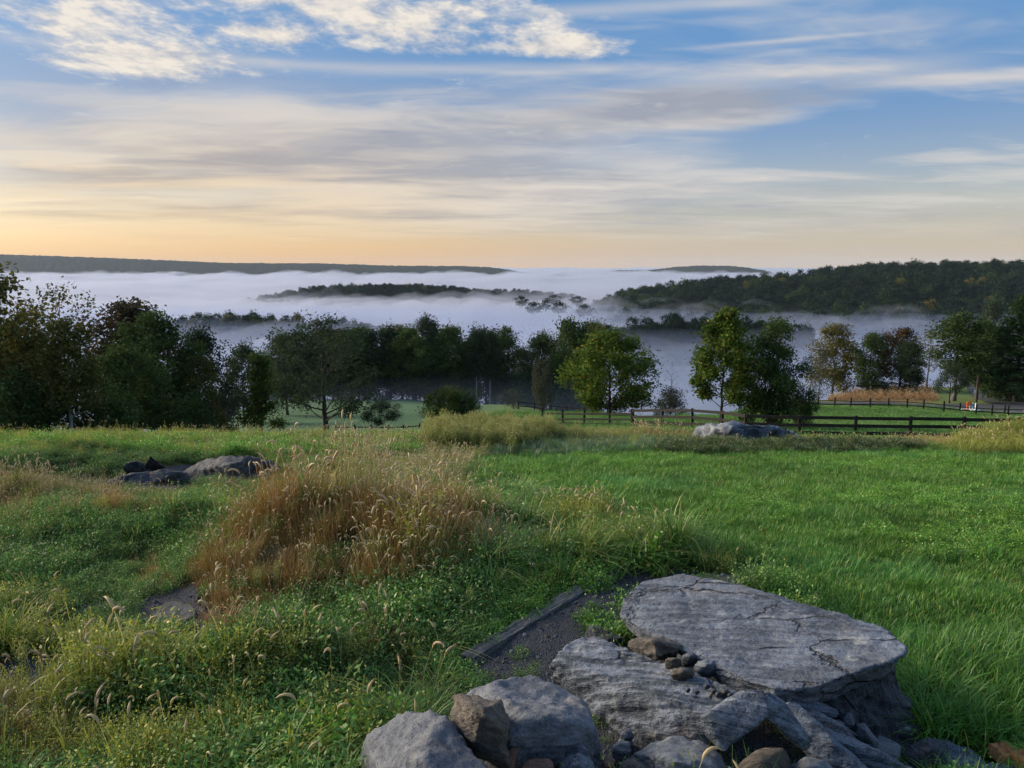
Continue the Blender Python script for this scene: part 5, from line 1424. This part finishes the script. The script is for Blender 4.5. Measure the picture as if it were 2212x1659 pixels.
def blocked(xs, ys, pad=.06):
    b = np.zeros(xs.shape, bool)
    for x0, x1, y0, y1 in SB:
        cx, cy_, rx, ry = (x0 + x1) / 2, (y0 + y1) / 2, (x1 - x0) / 2 + pad, (y1 - y0) / 2 + pad
        b |= ((xs - cx) / rx) ** 2 + ((ys - cy_) / ry) ** 2 < .80
    return b
def gravelly(xs, ys):
    b = np.zeros(xs.shape, bool)
    for poly in GPOLY: b |= in_poly(xs, ys, poly)
    return b
def grow(name, label, cat, kind, xs, ys, z, smin, smax, tilt=.15, zs=(.85, 1.2)):
    n = len(xs)
    if n == 0: return
    s = rng.uniform(smin, smax, n) if np.ndim(smin) == 0 else smin * rng.uniform(.8, 1.2, n)
    c_, k = SRCS[kind]
    rot = np.stack([rng.normal(size=n) * tilt, rng.normal(size=n) * tilt, rng.uniform(0, 6.28, n)], 1)
    scatter(name, label, cat, np.stack([xs, ys, z - .012], 1), rot, np.stack([s, s, s * rng.uniform(*zs, n)], 1), rng.integers(0, k, n), c_)

# mown lawn on the right
LAWN = [(1010, 992), (1180, 978), (1420, 968), (2900, 960), (3400, 2600), (1900, 2600), (1990, 1640), (1960, 1420), (1760, 1330), (1640, 1260), (1480, 1190), (1330, 1130), (1190, 1080), (1075, 1040)]
xs, ys, z, u, v = sample(-2.5, 13, 1.0, 17.2, .115)
wob = 14 * fbm(xs * 2, ys * 2, 0, 3, 77)
ok = in_poly(u, v + wob, LAWN) & ~blocked(xs, ys) & ~gravelly(xs, ys) & (rng.random(len(xs)) < np.clip(1.25 - ys / 16, .42, 1))
lx, ly, lz = xs[ok], ys[ok], z[ok]
grow('lawn_grass', 'mown green lawn grass spreading over the slope', 'grass', 'lawn', lx, ly, lz, np.interp(ly, [3, 8, 16], [.9, 1.0, 1.35]) * (1 + .35 * fbm(lx * 1.3, ly * 1.3, 0, 2, 8)), 0)
ok2 = in_poly(u, v, [(1940, 1420), (2100, 1400), (3000, 1380), (3400, 2600), (1900, 2600), (1990, 1640)]) & ~blocked(xs, ys)
grow('long_lawn_grass', 'longer arching grass at the lawn edge beside the stone heap', 'grass', 'lawn_long', xs[ok2], ys[ok2], z[ok2], .8, 1.25)
cl_ = in_poly(u, v, LAWN) & ~blocked(xs, ys) & (fbm(xs * .8, ys * .8, 2, 3, 61) > .18) & (rng.random(len(xs)) < .35)
grow('lawn_clover', 'patches of low clover leaves growing through the lawn', 'clover', 'clover', xs[cl_], ys[cl_], z[cl_], .6, .95)
cl_ = in_poly(u, v, LAWN) & ~blocked(xs, ys) & (fbm(xs * .6, ys * .6, 6, 3, 62) > .22) & (rng.random(len(xs)) < .30)
grow('lawn_dry_blades', 'straw-coloured dead blades showing in the lawn', 'grass', 'thatch', xs[cl_], ys[cl_], z[cl_], .8, 1.2)
sel = in_poly(u, v, LAWN) & ~blocked(xs, ys) & (rng.random(len(xs)) < .06)
grow('lawn_tufts', 'taller green tufts dotted through the lawn', 'grass', 'lawn_long', xs[sel], ys[sel], z[sel], .6, 1.0)

# weeds on the left: one kind per spot, chosen by where the photograph shows it
xs, ys, z, u, v = sample(-9.5, 2.6, 1.0, 18.5, .095)
keep = ~blocked(xs, ys, .03) & ~in_poly(u, v + 10 * fbm(xs * 2, ys * 2, 0, 2, 77), LAWN) & (u < 1760) & (u > -500)
keep &= ~(gravelly(xs, ys) & (rng.random(len(xs)) < .95))
keep &= rng.random(len(xs)) < np.clip(1.35 - ys / 13, .38, 1)
keep &= ~((fbm(xs * 1.1, ys * 1.1, 9, 3, 57) < -.34) & (ys < 9) & (rng.random(len(xs)) < .75))
xs, ys, z, u, v = xs[keep], ys[keep], z[keep], u[keep], v[keep]
pn = fbm(xs * .9, ys * .9, 0, 3, 51); pn2 = fbm(xs * .9, ys * .9, 7, 3, 52)
mxw, myw = 6.05 * (745 - CU) / F / CONE, 6.05
MOUND = np.exp(-(((xs - mxw) / 1.18) ** 2 + ((ys - myw) / 1.08) ** 2) ** 1.6)
Wt = {
    'weed':   .8 + pn + 4 * g_(u, v, 230, 1200, 280, 75) + 3 * g_(u, v, 720, 1380, 160, 60) + 3 * g_(u, v, 1010, 1330, 170, 110) + 3.5 * g_(u, v, 560, 1520, 230, 45) + 2 * g_(u, v, 330, 1370, 200, 35) + 3.5 * g_(u, v, 150, 1010, 200, 30) + 2.5 * g_(u, v, 480, 1080, 120, 50),
    'clover': .3 + pn2 + 3 * g_(u, v, 1230, 1260, 170, 70) + 3.5 * g_(u, v, 1080, 1410, 120, 60) + 2.5 * g_(u, v, 620, 1590, 160, 40) + 2 * g_(u, v, 420, 1180, 140, 50) + 2 * g_(u, v, 1120, 1090, 90, 50) + 1.2 * g_(u, v, 800, 1560, 80, 50),
    'yellow': .2 + 4.5 * g_(u, v, 300, 1480, 340, 45) + 2.5 * g_(u, v, 350, 1640, 400, 60) + 2.5 * g_(u, v, 1300, 1180, 150, 50) + 3 * g_(u, v, 300, 960, 420, 22) + 2.2 * g_(u, v, 560, 1230, 60, 60) + 1.5 * g_(u, v, 60, 1360, 120, 30) + 2.5 * g_(u, v, 820, 1480, 110, 40),
    'dry':    .02 + 12 * MOUND + 1.5 * g_(u, v, 600, 1280, 90, 50) + 1.3 * g_(u, v, 330, 1075, 200, 40) + 1.2 * g_(u, v, 30, 1130, 120, 50) + 1.5 * g_(u, v, 860, 1470, 90, 35) + 1.5 * g_(u, v, 50, 1580, 150, 60),
    'rust':   .0 + 3.0 * g_(u, v, 590, 1210, 55, 50) + 3 * g_(u, v, 500, 1345, 70, 35) + 4.0 * MOUND * (pn2 > .1) + 1.5 * g_(u, v, 20, 1480, 60, 30) + 1.0 * g_(u, v, 880, 1430, 50, 30),
    'tan':    .05 + 5 * g_(u, v, 120, 1055, 240, 36) + 3.5 * g_(u, v, 930, 1035, 80, 45) + 1.5 * MOUND + 3 * g_(u, v, 760, 985, 330, 22) + 2 * g_(u, v, 850, 1180, 160, 70) + 1.4 * g_(u, v, 130, 1560, 150, 60) + 1 * g_(u, v, 520, 1040, 120, 25) + .5 * g_(u, v, 800, 1330, 120, 50),
    'tuft':   .25 + 5 * g_(u, v, 560, 1410, 65, 26) + 2.5 * g_(u, v, 1120, 1170, 80, 60) + 5 * g_(u, v, 1560, 1215, 120, 38) + 1.6 * g_(u, v, 1000, 1250, 120, 80) + 1.5 * g_(u, v, 640, 1490, 150, 60) + 1.6 * g_(u, v, 1330, 1200, 150, 50) + 1.5 * g_(u, v, 880, 1620, 100, 60) + 1.2 * g_(u, v, 950, 1550, 60, 40),
    'tuft_blue': .02 + 3.5 * g_(u, v, 1240, 1095, 110, 28) + 3 * g_(u, v, 1440, 1160, 90, 24) + 4 * g_(u, v, 1180, 975, 190, 14) + 2 * g_(u, v, 1090, 1190, 60, 60) + 1.5 * g_(u, v, 430, 1040, 120, 25),
    'fern':   .03 + 5 * g_(u, v, 1700, 1290, 60, 16) + 1.2 * g_(u, v, 1250, 1330, 80, 40),
    'aster':  .0 + .5 * g_(u, v, 90, 1320, 60, 22) + .03 * g_(u, v, 250, 1280, 200, 40),
}
kinds = list(Wt)
Wm = np.clip(np.stack([Wt[k] for k in kinds], 1), 0.001, None) ** 1.5
cum = np.cumsum(Wm / Wm.sum(1)[:, None], 1)
pick = (rng.random(len(xs))[:, None] > cum).sum(1)
LBL = {'weed': ('leafy_weeds', 'dark green leafy weeds carpeting the rough ground', 'weeds', .75, 1.25), 'clover': ('clover_patch', 'bright green clover and low leaves near the stone heap', 'clover', .8, 1.3),
       'yellow': ('yellow_green_weeds', 'yellow-green feathery weeds on the foreground bank', 'weeds', .7, 1.2), 'dry': ('brown_grass', 'brown dry foxtail grass covering the soil heap', 'grass', .65, 1.0),
       'rust': ('rusty_grass', 'rust-coloured dead grass at the foot of the soil heap', 'grass', .7, 1.15), 'tan': ('foxtail_grass', 'pale tan foxtail grass with bristly seed heads', 'grass', .65, 1.0),
       'tuft': ('grass_tufts', 'arching long green grass tufts among the weeds', 'grass', .7, 1.15), 'tuft_blue': ('sheen_tinted_grass', 'arching grass along the lawn edge, dew highlight painted as pale blue-green', 'grass', .8, 1.2),
       'fern': ('ferny_weeds', 'bright feathery low weeds behind the huge slab', 'weeds', .8, 1.2), 'aster': ('white_asters', 'small white asters in the weeds beside the gravel path', 'flowers', .9, 1.3)}
for i, k in enumerate(kinds):
    s_ = pick == i
    nm, lb, ct, a_, b_ = LBL[k]
    far_ = np.interp(ys[s_], [3, 7.5, 10, 18], [.80, .85, .62, .58]) + .35 * MOUND[s_]
    far_ = far_ * np.clip(1 + .8 * fbm(xs[s_] * 1.6, ys[s_] * 1.6, 3, 3, 88), .35, 1.6)
    far_ = far_ * (1 - .45 * g_(u[s_], v[s_], 1150, 1390, 180, 70)) * (1 - .72 * g_(u[s_], v[s_], 310, 1395, 230, 42)) * (1 - .65 * g_(u[s_], v[s_], 60, 1535, 160, 40))
    far_ = far_ * (1 - .5 * g_(u[s_], v[s_], 350, 1065, 200, 30))
    grow(nm, lb, ct, k, xs[s_], ys[s_], z[s_], far_ * rng.uniform(a_, b_, s_.sum()), 0)

def band(name, label, cat, kind, poly, step, y0, y1, a_, b_, x0=-16, x1=16, dens=1.0, **kw):
    xs, ys, z, u, v = sample(x0, x1, y0, y1, step)
    ok = in_poly(u, v, poly) & (rng.random(len(xs)) < dens)
    grow(name, label, cat, kind, xs[ok], ys[ok], z[ok], a_, b_, **kw)
# crest of the slope
band('goldenrod_stand', 'yellow-green goldenrod stand on the knoll beyond the lawn', 'goldenrod', 'golden', [(905, 966), (930, 940), (1000, 925), (1180, 925), (1200, 952), (1150, 972), (1000, 975)], .17, 14, 21, .36, .72)
band('goldenrod_stand', 'lower yellow-green goldenrod in front of the maple and corner post', 'goldenrod', 'golden', [(1190, 955), (1200, 935), (1390, 930), (1400, 950), (1300, 962)], .25, 14, 24, .28, .5)
band('yellow_weeds', 'yellow-green weeds along the crest before the left wood', 'weeds', 'yellowtall', [(-300, 985), (-300, 935), (700, 935), (720, 958), (560, 968), (200, 975)], .30, 13, 23, .22, .5, dens=.75)
band('crest_green', 'fresh green low growth along the crest before the left wood', 'grass', 'clover', [(-400, 1000), (-400, 935), (900, 935), (900, 985), (300, 1000)], .22, 12, 22, 1.1, 1.9, dens=.55)
band('crest_grass', 'rough pale grass along the crest of the slope', 'grass', 'tan', [(640, 985), (640, 935), (930, 935), (905, 985)], .22, 12, 22, .55, .9)
band('crest_grass', 'green rough grass along the crest beside the goldenrod', 'grass', 'yellow', [(-400, 1000), (-400, 930), (2600, 930), (2600, 962), (1500, 965), (1000, 985)], .34, 13, 23, .5, .9)
band('dry_grass_clump', 'orange-tan dry grass clump by the fence corner', 'grass', 'rust', [(1375, 950), (1378, 925), (1500, 922), (1510, 945)], .20, 15, 24, 1.1, 1.5)
band('berm_grass', 'dark coarse grass on the berm below the rock outcrop', 'grass', 'berm', [(1420, 985), (1425, 952), (1560, 947), (1960, 950), (2000, 972), (1900, 982)], .20, 13, 19, .5, .8)
band('sheen_tinted_berm_grass', 'pale rough grass between goldenrod and the berm', 'grass', 'tuft_blue', [(1020, 990), (1180, 958), (1420, 952), (1440, 975), (1200, 990)], .18, 12.5, 19, .7, 1.1)
band('tan_berm_grass', 'tan and green rough grass at the end of the berm', 'grass', 'dry', [(1900, 975), (1940, 940), (2700, 925), (2700, 985)], .24, 12, 22, .45, .75, dens=.8)
band('green_berm_grass', 'leafy green growth over the hump at the fence end', 'grass', 'yellow', [(2060, 985), (2090, 930), (2300, 850), (2800, 850), (2800, 990)], .2, 12, 22, .8, 1.2)
band('outcrop_grass', 'short tan grass in front of the rock outcrop', 'grass', 'tan', [(1500, 952), (1520, 944), (1960, 940), (1990, 955)], .25, 14.5, 24, .3, .5)
# pasture and meadow
band('pasture_grass', 'short grazed pasture grass beyond the fence', 'grass', 'lawn_far', [(900, 945), (1000, 880), (1750, 868), (2700, 868), (2700, 950)], .62, 30, 80, 1.1, 2.4, -20, 60, .8, zs=(.4, .8))
band('dry_field_grass', 'dry russet grass covering the field beside the lane', 'grass', 'rust', [(1790, 866), (1800, 836), (2010, 836), (2030, 866)], .9, 84, 128, 1.2, 2.2, 30, 80, .9)
xs, ys, z, u, v = sample(-4, 2.5, 2.2, 14, .05)
ok = gravelly(xs, ys) & (rng.random(len(xs)) < .35)
SRCS['pebble'] = (source('pebble', peb_src[0]), 4)
grow('loose_stones', 'small loose stones strewn over the gravel', 'gravel', 'pebble', xs[ok], ys[ok], z[ok] + .02, .4, 1.5, .6)
ok = gravelly(xs, ys) & (rng.random(len(xs)) < .03)
grow('gravel_weeds', 'low weeds sprouting through the gravel', 'weeds', 'weed', xs[ok], ys[ok], z[ok], .2, .45)
# dead stalks standing on the heap
hx, hy = on_ground(752, 6.35).xy
for k, (ox, oy) in enumerate([(-.12, 0), (.02, .08), (.14, -.04), (.2, .12), (-.02, -.1), (.3, .05)]):
    me = SRCS['stalk'][0].objects[k % 3].data
    o = link('dead_stalk_clump', me, None, (hx + ox, hy + oy, gz(hx + ox, hy + oy))); o.rotation_euler = (random.uniform(-.1, .1), random.uniform(-.1, .1), random.uniform(0, 6)); o.scale = (1.1, 1.1, random.uniform(.75, 1.05))
    tag(o, 'dead upright weed stalks standing on top of the brown grass heap', 'plant', 'dead stalks on the soil heap')

# single foxtails one can pick out in the foreground
fx_stem, fx_leaf, fx_head = [], [], []
for k in range(4):
    rg = np.random.default_rng(300 + k)
    hh = rg.uniform(.26, .36); bd = rg.uniform(.05, .2)
    tt = np.linspace(0, 1, 6); st = np.stack([hh * bd * tt ** 2, 0 * tt, hh * tt], 1)
    fx_stem.append((tubes_mesh('stem', [(st, np.full(6, .0013))], 5, VM['tan']), st))
    c = Clump(310 + k); c.blades(1, .001, .24, .009, 1.1, 5, 1.0); fx_leaf.append(c.mesh('leaf', VM['yellow']))
    L_ = rg.uniform(.06, .09); ang = math.atan2(1, 2 * bd); p = np.array([0., 0., 0.]); pts = [p.copy()]; dr = rg.uniform(.4, 2.0)
    for j in range(7):
        a = ang - dr * j / 6; p = p + np.array([math.cos(a), 0, math.sin(a)]) * L_ / 7; pts.append(p.copy())
    tb = [(np.array(pts), np.array([.3, .85, 1.0, 1.05, 1.0, .85, .6, .12]) * .0062)]
    for q in range(60):
        i = rg.integers(1, 8); d = rg.normal(size=3); d /= np.linalg.norm(d); tb.append((np.stack([pts[i], pts[i] + d * .012 + (pts[i] - pts[i - 1]) * .6]), np.array([.0006, .0002])))
    fx_head.append(tubes_mesh('seed_head', tb, 5, None))
fxm, nt, out = new_mat('foxtail_bristles')
o_, _q = pos_xyz(nt)
principled(nt, out, mixc(nt, noise(nt, o_, 150, 3, .6), (0.30, 0.22, 0.12), (0.58, 0.46, 0.29)), .8, .2)
for m_ in fx_head: m_.materials.append(fxm)
for m_, st in fx_stem:
    color_attr(m_, 'h', np.full((len(m_.vertices), 3), (.6, .4, 0)))
spots = [(30, 1545), (75, 1500), (95, 1530), (110, 1470), (60, 1470), (140, 1500), (170, 1455), (250, 1440), (262, 1452), (355, 1418), (395, 1428), (300, 1470), (420, 1440), (10, 1590), (150, 1580), (200, 1600),
         (90, 1400), (190, 1400), (330, 1400), (800, 1345), (830, 1330), (770, 1370), (905, 1450), (860, 1490), (930, 1470), (740, 1400), (640, 1420), (690, 1390), (960, 1400), (560, 1460)]
for i, (u_, v_) in enumerate(spots):
    g0 = ground_px(u_, v_ + 75)
    if g0 is None: continue
    g0.z = gz(g0.x, g0.y)
    k = i % 4
    t = thing('foxtail_plant', g0, 'single foxtail grass with pale drooping seed head among the foreground weeds', 'grass plant', 'single foxtails in the foreground weeds')
    t.rotation_euler = (random.uniform(-.15, .15), random.uniform(-.15, .15), random.uniform(0, 6.28)); t.scale = (random.uniform(.85, 1.15),) * 3
    stm = link('stem', fx_stem[k][0], t)
    link('seed_head', fx_head[k], t, fx_stem[k][1][-1])
    for q in range(2): lf = link('leaf', fx_leaf[(k + q) % 4], t, fx_stem[k][1][q + 1] * .6); lf.rotation_euler = (0, 0, q * 2.6 + i)

for i, (u_, v_) in enumerate([(168, 1405), (205, 1398), (232, 1392), (262, 1425), (300, 1420), (50, 1445), (560, 1250), (600, 1235), (1015, 1300)]):
    g0 = ground_px(u_, v_ + 40)
    o = link('weed_plant', SRCS['golden'][0].objects[i % 4].data, None, (g0.x, g0.y, gz(g0.x, g0.y) - .01)); sc_ = random.uniform(.28, .4); o.scale = (sc_ * .6, sc_ * .6, sc_); o.rotation_euler = (0, 0, i * 1.3)
    tag(o, 'upright yellowing weed stem with small leaves standing above the low weeds', 'plant', 'upright weeds on the left')
